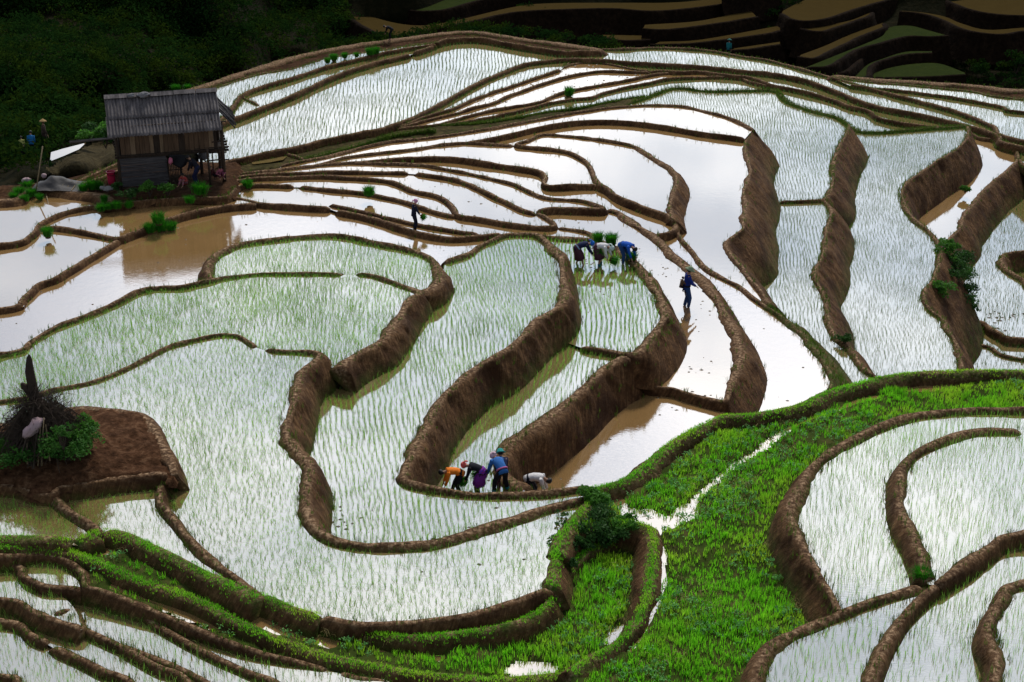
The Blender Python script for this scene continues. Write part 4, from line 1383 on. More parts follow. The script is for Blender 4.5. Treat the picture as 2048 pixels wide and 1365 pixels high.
# upper walls: upright boards of different age
bx = .22
while bx < HLX - .38:
    bw = rg.uniform(.16, .30)
    V, F = [], []
    h0 = FL - rg.uniform(.0, .10)
    box(V, F, (bx + bw / 2, rg.uniform(-.012, .012), (h0 + EV + .38) / 2), (bw - .012, .028, EV + .38 - h0), roty(rg.uniform(-.012, .012)))
    mesh_obj('wall_board', np.array(V), F, M[rg.choice(['plank_dark', 'plank_mid', 'plank_mid', 'plank_pale'])], hut)
    bx += bw
V, F = [], []
for q in range(12):
    box(V, F, (.18 + rg.uniform(-.01, .01), .12 + q * .23, (FL + EV + .5) / 2 - .05), (.028, .21, EV + .5 - FL + rg.uniform(-.05, .05)))
    box(V, F, (HLX - .45, .12 + q * .23, (FL + EV + .5) / 2 - .05), (.028, .21, EV + .5 - FL + rg.uniform(-.05, .05)))
for q in range(22):
    box(V, F, (.3 + q * .21, 2.85, (FL + EV + .3) / 2), (.195, .028, EV + .3 - FL))
mesh_obj('side_wall', np.array(V), F, M['plank_dark'], hut)
V, F = [], []
box(V, F, (HLX / 2 + .05, 1.42, FL - .05), (HLX + .1, 3.05, .06))
for q in range(7): box(V, F, (HLX / 2 + .1, -.02 + q * .48, FL - .13), (HLX + .35, .09, .10))
mesh_obj('floor', np.array(V), F, M['plank_dark'], hut)
# posts
for (px_, py_, r_, top_, lean) in ((.06, 0, .075, EV + .3, 0), (.05, 2.85, .07, EV + .3, 0), (2.28, .05, .06, FL, 0), (HLX, .0, .085, EV + .25, -.05), (HLX - .12, 1.45, .07, EV + .9, 0), (HLX, 2.85, .075, EV + .3, 0),
                                (HLX - 1.02, 1.5, .075, FL, .0), (HLX - .45, 1.7, .03, FL, 0), (2.3, 2.85, .06, FL, 0), (HLX - .78, -.42, .055, FL + .1, .02)):
    V, F = [], []
    add_tube(V, F, [(px_ + lean, py_, -.25), (px_ + lean * .5 + .012, py_ + .01, top_ * .5), (px_, py_, top_)], [r_ * 1.08, r_, r_ * .92], 9)
    mesh_obj('post', np.array(V), F, M['post'], hut, smooth=True)
# lower store: lying boards, front and left side
V, F = [], []
q = .02
while q < FL - .12:
    hh = rg.uniform(.10, .17)
    box(V, F, (1.19 + rg.uniform(-.03, .03), -.02 + rg.uniform(-.012, .012), q + hh / 2), (2.2 + rg.uniform(-.05, .05), .026, hh - .012), roty(rg.uniform(-.008, .008)))
    box(V, F, (.02, 1.43, q + hh / 2), (.026, 2.75, hh - .014))
    q += hh
box(V, F, (1.72, -.05, .55), (1.55, .02, .06), roty(.48))
mesh_obj('lower_wall', np.array(V), F, M['plank_grey'], hut)
# slatted pen beside it
V, F = [], []
for q in range(9):
    box(V, F, (2.36 + q * .075, -.06 + rg.uniform(-.01, .01), .62 + rg.uniform(-.03, .05)), (.045, .022, 1.24))
for z_ in (.25, .7, 1.12): box(V, F, (2.66, -.035, z_), (.70, .025, .05))
mesh_obj('pen_gate', np.array(V), F, M['plank_dark'], hut)
V, F = [], []
for q in range(12): box(V, F, (2.36, .05 + q * .22, .62), (.02, .15, 1.3))
for q in range(3): box(V, F, (2.95, .3 + q * .5, .5), (.02, .12, 1.0))
mesh_obj('pen_wall', np.array(V), F, M['plank_dark'], hut)
# rails of the open bay
V, F = [], []
for y_, z_, x0, x1 in ((0, FL + .02, 3.0, HLX + .3), (.0, FL + .30, HLX - .5, HLX + .25), (2.8, FL + .28, HLX - .5, HLX + .3), (.7, .78, HLX - .9, HLX + .3), (1.4, .95, HLX - .95, HLX + .25), (2.8, EV + .2, .1, HLX + .25), (0, EV + .28, 0, HLX + .25)):
    add_tube(V, F, [(x0, y_, z_), ((x0 + x1) / 2, y_ + .02, z_ + .02), (x1, y_, z_)], .035, 7)
mesh_obj('rail', np.array(V), F, M['post'], hut, smooth=True)
# the hip at the right end: split poles and bark laid against the gable
V, F = [], []
for q in range(26):
    f = q / 25
    a = np.array([HLX - .22 + rg.uniform(-.05, .05), YR + (f - .5) * 1.2, RZ - .12 - abs(f - .5) * .9])
    b = np.array([HLX + .62 + rg.uniform(-.1, .16), YR + (f - .5) * 3.2, EV + .05 + rg.uniform(-.12, .2)])
    add_tube(V, F, [a, (a + b) / 2 + rg.normal(0, .03, 3), b], [.045, .05, .035], 6)
mesh_obj('gable_poles', np.array(V), F, M['plank_grey'], hut, smooth=True)
# trough running out from the left eave
V, F = [], []
n_ = 9
for xx in (-2.05, -1.0, .05):
    for q in range(n_):
        a = math.pi * (q / (n_ - 1)) + math.pi
        V.append((xx, YE + .15 + .10 * math.cos(a), EV - .02 + .10 * math.sin(a) + .02 * xx))
    for q in range(n_):
        a = math.pi * ((n_ - 1 - q) / (n_ - 1)) + math.pi
        V.append((xx, YE + .15 + .075 * math.cos(a), EV - .02 + .075 * math.sin(a) + .02 * xx + .004))
for s_ in range(2):
    for q in range(2 * n_):
        a = s_ * 2 * n_ + q; b = s_ * 2 * n_ + (q + 1) % (2 * n_)
        F.append([a, b, b + 2 * n_, a + 2 * n_])
F.append(list(range(2 * n_))[::-1]); F.append([4 * n_ + q for q in range(2 * n_)])
mesh_obj('trough', np.array(V), F, M['plank_grey'], hut)


def hut_at(x, y, z=0.0):
    return hut_o + rotz(hut_a) @ np.array([x, y, z])


def cloth_blob(name, c, r, mat, seed=0, rz=0.0, n=18, m=12, amp=.18, squash=.0):
    """a soft lumpy body (sack, rag, bag)"""
    V, F = [], []
    R = rotz(rz)
    for i in range(m + 1):
        th = math.pi * i / m
        for j in range(n):
            ph = 2 * math.pi * j / n
            d = np.array([math.sin(th) * math.cos(ph), math.sin(th) * math.sin(ph), math.cos(th)])
            k = 1 + amp * float(vnoise((d * 2.3 + seed)[None], 51)[0]) + amp * .5 * float(vnoise((d * 5.5 + seed)[None], 52)[0])
            p = d * np.array(r) * k
            if squash and p[2] < -r[2] * squash: p[2] = -r[2] * squash
            V.append(R @ p)
    for i in range(m):
        for j in range(n):
            a, b = i * n + j, i * n + (j + 1) % n
            F.append([a, a + n, b + n, b])
    o = mesh_obj(name, np.array(V), F, mat, None, smooth=True)
    o.location = tuple(map(float, c))
    return o


M['grey_cloth'] = mat_plain('grey_cloth', (.16, .155, .16), .9, .4, 9, .1, .02)
M['black_cloth'] = mat_plain('black_cloth', (.010, .010, .012), .7, .4, 9, .2, .01)
M['pink_cloth'] = mat_plain('pink_cloth', (.48, .14, .20), .85, .35, 9, .1, .02)
M['sack'] = mat_plain('woven_sack', (.36, .25, .26), .8, .25, 6, .2, .03)
M['red_plastic'] = mat_plain('red_plastic', (.42, .012, .05), .45, .15, 5, .4, .002)
M['bamboo'] = mat_plain('bamboo', (.20, .15, .085), .7, .3, 6, .2)
M['tarp'] = mat_plain('grey_tarp', (.028, .025, .026), .7, .5, 4, .4, .05)
M['stone'] = mat_plain('stone', (.20, .19, .18), .9, .35, 5, .2, .03)
M['bark'] = mat_plain('bark', (.045, .032, .024), .95, .5, 7, .1, .05)

for i, (x_, r_, s_, lab) in enumerate(((.95, (.16, .12, .10), 1, 'small grey rag lying over the left part of the hut ridge'), (1.55, (.26, .17, .13), 5, 'larger grey bundle of rags tied over the hut ridge'))):
    tag(cloth_blob('rag', hut_at(x_, YR - .18, RZ + .05), r_, M['grey_cloth'], s_, hut_a, amp=.4), lab, 'rag')
# black cloth, pink bag, red bin
V, F = [], []
nx_, ny_ = 12, 9
for j in range(ny_):
    for i in range(nx_):
        u_, v_ = i / (nx_ - 1), j / (ny_ - 1)
        V.append((2.42 + 1.05 * u_ - .28 * v_ * u_, -.14 - .06 * math.sin(u_ * 9 + v_ * 2), FL - .12 - .62 * v_ * (.55 + .45 * math.sin(u_ * 2.6)) - .1 * u_))
for j in range(ny_ - 1):
    for i in range(nx_ - 1):
        a = j * nx_ + i
        F.append([a, a + 1, a + nx_ + 1, a + nx_])
ct = mesh_obj('hanging_cloth', np.array(V), F, M['black_cloth'], None, smooth=True)
ct.location = tuple(hut_o); ct.rotation_euler = (0, 0, hut_a)
md = ct.modifiers.new('thick', 'SOLIDIFY'); md.thickness = .012
tag(ct, 'black cloth hung under the hut floor above the slatted pen', 'cloth')
tag(cloth_blob('bag', hut_at(2.47, -.25, 1.22), (.10, .08, .17), M['pink_cloth'], 3, hut_a, amp=.25), 'pink bag hanging at the corner of the slatted pen', 'bag')
tag(cloth_blob('sack', hut_at(4.12, 1.1, 1.0), (.25, .22, .32), M['grey_cloth'], 8, hut_a, amp=.25, squash=.8), 'dark grey sack set up high among the posts under the hut', 'sack')
bn = at(224, 368, -2.66)
t = empty('bin', bn, .3); tag(t, 'tall red plastic bin beside the left corner of the hut', 'bin')
V, F = [], []
secs = [(.17, 0), (.185, .05), (.20, .3), (.215, .58), (.235, .60), (.235, .63), (.205, .63), (.19, .3), (.165, .04)]
for r_, z_ in secs:
    for q in range(20):
        a = 2 * math.pi * q / 20
        k_ = 1 / max(abs(math.cos(a)), abs(math.sin(a))) ** .55
        V.append((r_ * k_ * math.cos(a) * .95, r_ * k_ * math.sin(a) * .85, z_))
for i in range(len(secs) - 1):
    for q in range(20):
        a, b = i * 20 + q, i * 20 + (q + 1) % 20
        F.append([a, b, b + 20, a + 20])
F.append([(len(secs) - 1) * 20 + q for q in range(20)]); F.append(list(range(20))[::-1])
mesh_obj('bucket_wall', np.array(V), F, M['red_plastic'], t, smooth=True)
V, F = [], []
add_tube(V, F, [(-.2, -.2, .60), (-.1, -.24, .48), (.1, -.24, .48), (.2, -.2, .60)], .012, 6)
mesh_obj('handle', np.array(V), F, M['black_cloth'], t)
# heap under a tarpaulin by the water
tm = empty('tarpaulin_heap', at(118, 372, -2.7)); tag(tm, 'low heap covered by a grey tarpaulin at the edge of the upper left pond', 'heap')
gx_, gy_ = np.meshgrid(np.linspace(-1.15, 1.3, 30), np.linspace(-.8, .8, 20))
hz = .50 * np.exp(-((gx_ + .15) / .85) ** 2 - (gy_ / .55) ** 2) + .12 * np.exp(-((gx_ - .8) / .3) ** 2 - (gy_ / .4) ** 2)
hz += .11 * vnoise(np.stack([gx_ * 3 + gy_ * 2, gy_ * 5, gx_ * 0], -1), 60) * np.clip(hz * 4, 0, 1)
k = np.arange(gx_.size).reshape(gx_.shape)
mesh_obj('tarpaulin', np.stack([gx_ - .5 * gy_ * 0, gy_, hz - .04], -1).reshape(-1, 3), np.stack([k[:-1, :-1], k[:-1, 1:], k[1:, 1:], k[1:, :-1]], -1).reshape(-1, 4), M['tarp'], tm, smooth=True)
V, F = [], []
for q in range(7): add_tube(V, F, [(-1.0 + q * .3, -.75 + .1 * (q % 3), .0), (-.6 + q * .25, .0, .12 + .22 * math.exp(-((q * .28 - .8) / .8) ** 2))], .025, 6)
mesh_obj('pole', np.array(V), F, M['bamboo'], tm)
tag(cloth_blob('sack', at(88, 352, -2.45), (.13, .12, .12), M['sack'], 2, amp=.12), 'small pink and white bundle resting on top of the tarpaulin heap', 'bundle')
tag(cloth_blob('sack', at(52, 361, -2.55), (.22, .14, .13), M['sack'], 6, amp=.3), 'pale crumpled sack on the earth left of the tarpaulin heap', 'sack')
for i, (u, v, r_) in enumerate(((216, 378, (.22, .16, .12)), (205, 376, (.15, .12, .09)))):
    tag(cloth_blob('rock', at(u, v, -2.62), r_, M['stone'], 3 + i, amp=.35), ['pale grey rock by the water below the red bin', 'smaller grey rock at the water edge left of the pale rock'][i], 'rock')


def pole(pts, rad, label, mat='bamboo', name='pole'):
    V, F = [], []
    P = [np.asarray(p, float) for p in pts]
    o0 = P[0]
    add_tube(V, F, [p - o0 for p in P], rad, 7)
    o = mesh_obj(name, np.array(V), F, M[mat], None, smooth=True)
    o.location = tuple(map(float, o0))
    tag(o, label, 'pole')
    return o


pole([at(103, 430, -2.95) - [0, 0, .2], at(87, 391, -2.95) + [0, .35, .1]], .025, 'short leaning pole standing in the upper left pond')
pole([at(72, 384, -2.75), at(76, 384, -2.75) + [.35, .5, 2.1]], .03, 'long thin pole leaning up beside the tarpaulin heap')

# ------------------------------------------------------------------ brushwood pile round a stump
M['creeper_leaf'] = mat_leaf('creeper_leaf', (.02, .075, .012), (.075, .21, .03), .4, 1.2)
D_Z = float(ground_z('D', at(88, 900, .9)[None, :2])[0])
pc = at(88, 893, D_Z)
pile = empty('brushwood_pile', pc); tag(pile, 'tall dark pile of dry brushwood heaped round a tree stump', 'brushwood pile')
rg = np.random.default_rng(9)
V, F = [], []
add_tube(V, F, [(-.05, .1, -.2), (-.06, .12, .8), (-.12, .15, 1.5), (-.16, .15, 2.15), (-.13, .14, 2.5), (-.12, .14, 2.62)], [.21, .165, .13, .10, .07, .02], 11)
add_tube(V, F, [(-.1, .12, 1.35), (-.32, .1, 1.75), (-.36, .1, 1.85)], [.09, .07, .04], 8)
V = np.array(V); V += .075 * np.stack([vnoise(V * 5 + s_, 61) for s_ in (0, 9, 18)], -1)
mesh_obj('stump', V, F, M['bark'], pile, smooth=True)
V, F = [], []
for q in range(640):
    a = rg.uniform(0, 6.28); r0 = rg.uniform(.75, 1.4); h0 = rg.uniform(0, .35)
    b = a + rg.normal(0, .5); r1 = rg.uniform(.05, .55); h1 = rg.uniform(.7, 1.65) * (1 - r1 * .45)
    p0 = np.array([r0 * math.cos(a), r0 * math.sin(a) * .85, h0]); p1 = np.array([r1 * math.cos(b), r1 * math.sin(b), h1])
    p0, p1 = p0 + rg.normal(0, .10, 3), p1 + (p1 - p0) * rg.uniform(-.15, .3)
    mid_ = (p0 + p1) / 2 + rg.normal(0, .13, 3)
    r_ = rg.choice([.007, .009, .012, .018], p=[.4, .3, .2, .1])
    add_tube(V, F, [p0, mid_, p1], [r_, r_ * .9, r_ * .5], 4, False)
    for w_ in range(2):
        t_ = rg.uniform(.3, .9); c_ = p0 * (1 - t_) + p1 * t_
        add_tube(V, F, [c_, c_ + rg.normal(0, .2, 3) + [0, 0, .04]], [.006, .003], 3, False)
for q in range(420):      # loose twigs sticking out
    a = rg.uniform(0, 6.28); h0 = rg.uniform(.1, 1.5); r0 = (1.25 - .62 * h0) * rg.uniform(.5, 1.0)
    p0 = np.array([r0 * math.cos(a), r0 * math.sin(a) * .85, h0])
    dr = np.array([math.cos(a), math.sin(a), 0]) * rg.uniform(0, 1) + rg.normal(0, .55, 3) + [0, 0, .35]
    p1 = p0 + dr / np.linalg.norm(dr) * rg.uniform(.25, .75)
    pm = (p0 + p1) / 2 + rg.normal(0, .06, 3)
    add_tube(V, F, [p0, pm, p1], [.008, .006, .003], 4, False)
    for w_ in range(2): add_tube(V, F, [pm, pm + rg.normal(0, .16, 3) + [0, 0, .05]], [.005, .002], 3, False)
br = mesh_obj('brushwood', np.array(V), F, M['twig'], pile); br['kind'] = 'stuff'
V, F = [], []
for x0, z0, x1, z1 in ((.12, -.05, .22, 1.1), (.22, -.05, .30, 1.15), (-.15, 0, -.2, .75), (.45, .1, .32, .95)):
    add_tube(V, F, [(x0, -1.0, z0), ((x0 + x1) / 2 + .03, -.85, z1 * .55), (x1, -.55, z1)], [.022, .02, .014], 6)
mesh_obj('stick', np.array(V), F, M['bamboo'], pile, smooth=True)
sk = cloth_blob('sack', pc + np.array([.02, -.72, .93]), (.36, .15, .15), M['sack'], 4, .5, amp=.3)
sk.rotation_euler = (0, -.75, .1)
tag(sk, 'pale pink woven sack lying on the brushwood pile', 'sack')
for i, (dx, dy, r_, h_, lab) in enumerate(((-.95, -.75, .7, .75, 'leafy creeper at the left foot of the brushwood pile'), (-.05, -1.05, .75, .65, 'leafy creeper at the front foot of the brushwood pile'), (.85, -.8, .75, .85, 'leafy creeper at the right foot of the brushwood pile'),
                                        (1.12, -.15, .5, .9, 'bright leafy weed standing right of the brushwood pile'), (.55, -.1, .3, 1.35, 'small leafy shoot among the twigs high on the brushwood pile'))):
    u, v = to_px(pc + np.array([dx, dy, 0]))
    shrub(u, v, D_Z - .12 if i < 4 else D_Z + .5, r_, h_ if i < 4 else .9, lab, 'creeper', 'bright_shrub' if i in (0, 3) else 'creeper_leaf', .05, 1900 if i < 4 else 300, 20 + i, 'creepers round the brushwood pile', 'creeper')

# ------------------------------------------------------------------ bushes and weeds
S_ = lambda *a, **k: shrub(*a, **k)
for i, (u, v, z, r, h, lab, mt, grp) in enumerate((
    (300, 392, -2.6, .55, .85, 'tall bright weed in front of the hut boards', 'bright_shrub', 'weeds in front of the hut'),
    (335, 391, -2.6, .5, .55, 'low bright weed in front of the pen of the hut', 'bright_shrub', 'weeds in front of the hut'),
    (262, 398, -2.6, .55, .4, 'low spreading weed at the left front of the hut', 'shrub', 'weeds in front of the hut'),
    (238, 388, -2.6, .35, .6, 'thin dark weed at the foot of the left hut post', 'shrub', 'weeds in front of the hut'))):
    shrub(u, v, z, r, h, lab, 'weed', mt, .06, 700, 40 + i, grp, 'weed')
for i, (u, v, d_, r, h, lab, mt) in enumerate(((212, 296, 83, .95, 1.9, 'bright green bush behind the left end of the hut roof', 'bright_shrub'), (185, 284, 90, .8, 1.3, 'dull green bush left of the bright bush by the hut', 'shrub'), (232, 300, 80, .8, 1.5, 'dark bush under the left eave of the hut', 'shrub'))):
    P_ = at_depth(u, v, d_)
    shrub(u, v, float(P_[2]), r, h, lab, 'bush', mt, .10, 900, 50 + i, 'bushes behind the hut', 'bush')
for i, (u, v, z, r, h, lab, mt) in enumerate((
    (1890, 530, -8.7, .8, 1.2, 'bright bush at the top of the gully between the right terraces', 'bright_shrub'),
    (1908, 585, -9.6, 1.15, 1.5, 'large dark bush in the middle of the gully at right', 'shrub'),
    (1880, 596, -8.8, .7, 1.1, 'green bush growing out of the bank beside the gully', 'bright_shrub'),
    (1925, 630, -10.6, .9, .9, 'low dark bush at the lower end of the gully', 'shrub'),
    (1892, 503, -8.8, .6, .7, 'small bush where the pale pool ends above the gully', 'bright_shrub'),
    (1930, 385, -9.6, .35, .4, 'small green tuft against the bank above the brown pool', 'bright_shrub'),
    (1915, 545, -9.4, .9, 1.3, 'thin bush on the earth face right of the gully', 'shrub'),
    (1898, 560, -9.2, .9, 1.1, 'dark bush at the heart of the gully between two bright ones', 'shrub'), (1918, 606, -10.2, 1.0, 1.1, 'wide dark bush low in the gully beside the brown earth face', 'shrub'))):
    shrub(u, v, z, r, h, lab, 'bush', mt, .085, 900, 60 + i, 'bushes in the gully', 'bush')
for i, (u, v, z, r, h, lab, mt) in enumerate((
    (1145, 1078, -.35, .55, .5, 'dark grassy bush on the left of the overgrown bank', 'shrub'),
    (1190, 1066, -.3, .65, .55, 'dark grassy bush in the middle of the overgrown bank', 'shrub'),
    (1236, 1064, -.3, .5, .45, 'leafy bush on the right of the overgrown bank', 'bright_shrub'),
    (1125, 1112, -.4, .45, .5, 'dark bush at the water edge below the overgrown bank', 'shrub'),
    (1196, 1010, -.05, .4, .4, 'bright weed on top of the bank where the paths meet', 'bright_shrub'))):
    shrub(u, v, z, r, h, lab, 'bush', mt, .06, 1100, 80 + i, 'bushes on the overgrown bank', 'bush')
shrub(1690, 690, -6.3, .45, .4, 'round green weed at the foot of the earth wall beside the narrow rice field', 'weed', 'shrub', .06, 500, 99, None, 'weed')
for i, (u, v, z, r, h, lab, mt) in enumerate(((1150, 1098, -.42, .5, .42, 'dark bush on the face of the overgrown bank, left of the two lower ones', 'shrub'), (1205, 1088, -.42, .55, .45, 'wide dark bush on the face of the overgrown bank above the low green path', 'shrub'), (1128, 1132, -.45, .4, .4, 'small dark bush at the lower left end of the overgrown bank', 'shrub'))):
    shrub(u, v, z, r, h, lab, 'bush', mt, .055, 1100, 120 + i, 'bushes on the overgrown bank', 'bush')

# ------------------------------------------------------------------ bundles of seedlings
M['seedling'] = mat_leaf('seedling_leaf', (.012, .10, .006), (.055, .30, .012), .4, 3.0, .5)
M['root'] = mat_plain('muddy_roots', (.06, .045, .02), .95, .4, 14, .1, .02)
rg = np.random.default_rng(33)
proto = empty('seedling_bundle', (0, 0, 0))
n = 420
P_ = np.c_[rg.normal(0, .075, (n, 2)), np.full(n, .03)]
az = np.arctan2(P_[:, 1], P_[:, 0]) + rg.normal(0, .5, n)
V, F = blades(P_, rg.uniform(.28, .46, n), rg.uniform(.014, .026, n), az, np.clip(rg.normal(.42, .18, n), 0, .9), rg.uniform(-1, 1, n))
lf = mesh_obj('leaves', V, F, M['seedling'], proto)
V, F = [], []
add_tube(V, F, [(0, 0, -.05), (0, 0, .06), (0, 0, .14)], [.12, .13, .09], 12)
rt = mesh_obj('roots', np.array(V), F, M['root'], proto, smooth=True)
BUND = [(56, 380, -2.95, 1.15), (40, 393, -2.95, 1.1), (64, 394, -2.95, 1.1), (30, 401, -2.95, 1.0), (50, 404, -2.95, 1.0), (80, 400, -2.95, .8), (168, 383, -2.8, 1.0), (184, 380, -2.8, 1.15), (199, 379, -2.8, 1.0),
        (209, 405, -2.7, .8), (203, 423, -2.85, .9), (218, 419, -2.85, .8), (234, 418, -2.85, .9), (259, 416, -2.85, .8), (96, 474, -2.9, 1.1), (318, 447, -2.75, 1.3), (325, 462, -3.2, 1.2), (300, 466, -3.2, 1.1), (343, 460, -3.2, 1.1),
        (380, 407, -2.75, 1.0), (400, 389, -2.6, 1.45), (496, 376, -3.05, 1.1), (739, 392, -2.8, 1.25), (1137, 193, -9.8, 1.7),
        (655, 126, -9.0, 1.1), (668, 121, -9.0, 1.4), (690, 116, -9.0, 1.1), (713, 114, -9.0, .9), (741, 111, -9.0, 1.6), (752, 108, -9.0, 1.3), (1846, 1166, .75, .9), (1197, 484, -1.85, 1.0), (1223, 489, -1.8, 1.2), (1265, 520, -1.8, .9), (352, 184, -9.2, 1.3), (376, 180, -9.2, 1.1)]
LAB = ['topmost bundle of the cluster of seedlings in the pond at far left', 'middle left bundle of the seedling cluster in the pond at far left', 'middle right bundle of the seedling cluster in the pond at far left', 'lower left bundle of the seedling cluster in the pond at far left', 'lowest bundle of the seedling cluster in the pond at far left',
       'small lone seedling bundle beside the leaning pole in the pond', 'left bundle of three at the pond edge below the hut slope', 'middle bundle of three at the pond edge below the hut slope', 'right bundle of three at the pond edge below the hut slope',
       'small seedling bundle on the earth bank above the brown pool', 'leftmost seedling bundle in the brown pool before the hut', 'second small seedling bundle in the brown pool before the hut', 'third seedling bundle in the brown pool before the hut', 'rightmost small seedling bundle in the brown pool before the hut',
       'lone seedling bundle on the earth bank corner at left', 'top bundle of the four seedling bundles on the long curved bank', 'middle bundle of the four standing in the white pond by the curved bank', 'left bundle of the four by the long curved bank', 'right bundle of the four by the long curved bank',
       'bright seedling bundle on the bank in front of the hut', 'big bright seedling bundle on the ground before the open bay of the hut', 'seedling bundle in the water just right of the hut', 'tall seedling bundle standing alone in the strip pond with its reflection', 'wide seedling bundle on the bank high on the terraces',
       'first small bundle on the far upper bank from the left', 'second bundle on the far upper bank from the left', 'third small bundle on the far upper bank from the left', 'fourth tiny bundle on the far upper bank', 'biggest bundle at the right of the far upper bank', 'last bundle at the right end of the far upper bank',
       'limp seedling bundle at the end of the low bank in the lower right fields', 'seedling bundle on the bank behind the stooping woman in navy', 'seedling bundle on the bank behind the stooping woman in white', 'seedling bundle on the bank right of the stooping worker in blue', 'left bright tuft behind the hut ridge', 'right bright tuft behind the hut ridge']
for i, ((u, v, z, k), lab) in enumerate(zip(BUND, LAB)):
    if i == 0: o, l_, r_ = proto, lf, rt
    else:
        o = proto.copy(); COL.objects.link(o)
        l_ = lf.copy(); COL.objects.link(l_); l_.parent = o
        r_ = rt.copy(); COL.objects.link(r_); r_.parent = o
    o.location = tuple(map(float, at(u, v, z))); o.rotation_euler = (rg.uniform(-.1, .1), rg.uniform(-.1, .1), rg.uniform(0, 6.28))
    o.scale = (k * rg.uniform(.9, 1.1), k * rg.uniform(.9, 1.1), k * rg.uniform(.85, 1.1))
    tag(o, lab, 'seedling bundle', 'bundles of rice seedlings')

# ------------------------------------------------------------------ people
def loft(V, F, pts, rx, ry, n=14, X=(1, 0, 0), fold=0.0, cap=True):
    pts = [np.asarray(p, float) for p in pts]
    b = len(V)
    X = np.asarray(X, float)
    for i, p in enumerate(pts):
        t = pts[min(i + 1, len(pts) - 1)] - pts[max(i - 1, 0)]
        t = t / (np.linalg.norm(t) + 1e-9)
        x = X - t * (X @ t); x /= np.linalg.norm(x) + 1e-9
        y = np.cross(t, x)
        for q in range(n):
            a = 2 * math.pi * q / n
            k = 1 + fold * (i / max(1, len(pts) - 1)) * math.cos(a * (n // 2))
            V.append(tuple(p + x * math.cos(a) * rx[i] * k + y * math.sin(a) * ry[i] * k))
    for i in range(len(pts) - 1):
        for q in range(n):
            a, c = b + i * n + q, b + i * n + (q + 1) % n
            F.append([a, c, c + n, a + n])
    if cap:
        F.append([b + q for q in range(n)][::-1]); F.append([b + (len(pts) - 1) * n + q for q in range(n)])


def bend_joint(a, b, l1, l2, pole_):
    """the elbow or knee between a and b"""
    a, b, pole_ = map(lambda v: np.asarray(v, float), (a, b, pole_))
    d = b - a; L = np.linalg.norm(d)
    if L > (l1 + l2) * .995:
        b = a + d / L * (l1 + l2) * .995; d = b - a; L = np.linalg.norm(d)
    u = d / L
    x = (l1 * l1 - l2 * l2 + L * L) / (2 * L)
    h = math.sqrt(max(0, l1 * l1 - x * x))
    p = pole_ - u * (pole_ @ u); p /= np.linalg.norm(p) + 1e-9
    return a + u * x + p * h, b


CLOTH = {}


def cloth_mat(c, stripes=None):
    key = (tuple(c), stripes)
    if key not in CLOTH:
        t = NT('cloth')
        p = t.obj()
        a = t.noise(16, 4, p, .6)
        col = t.mix(a.outputs[0], tuple(x * .65 for x in c), tuple(min(1, x * 1.3) for x in c))
        if stripes:
            wv = t.n('TexWave', wave_type='BANDS', bands_direction='Z'); wv.inputs['Scale'].default_value = 7; wv.inputs['Distortion'].default_value = 1.5
            t.link(p, wv.inputs['Vector'])
            col = t.mix(t.ramp(wv.outputs[0], [(.45, (0, 0, 0)), (.55, (1, 1, 1))]).outputs[0], col, stripes)
        t.principled(col, .85, t.bump(a.outputs[0], .7, .02), .15)
        CLOTH[key] = t.m
    return CLOTH[key]


M['skin'] = mat_plain('skin', (.30, .16, .10), .6, .12, 12, .3, .002)
M['hair'] = mat_plain('black_hair', (.010, .008, .008), .6, .3, 30, .3, .004)
M['eye'] = mat_plain('eye', (.01, .008, .008), .3, .1, 9, .4, 0)
dgraph = lambda: bpy.context.evaluated_depsgraph_get()


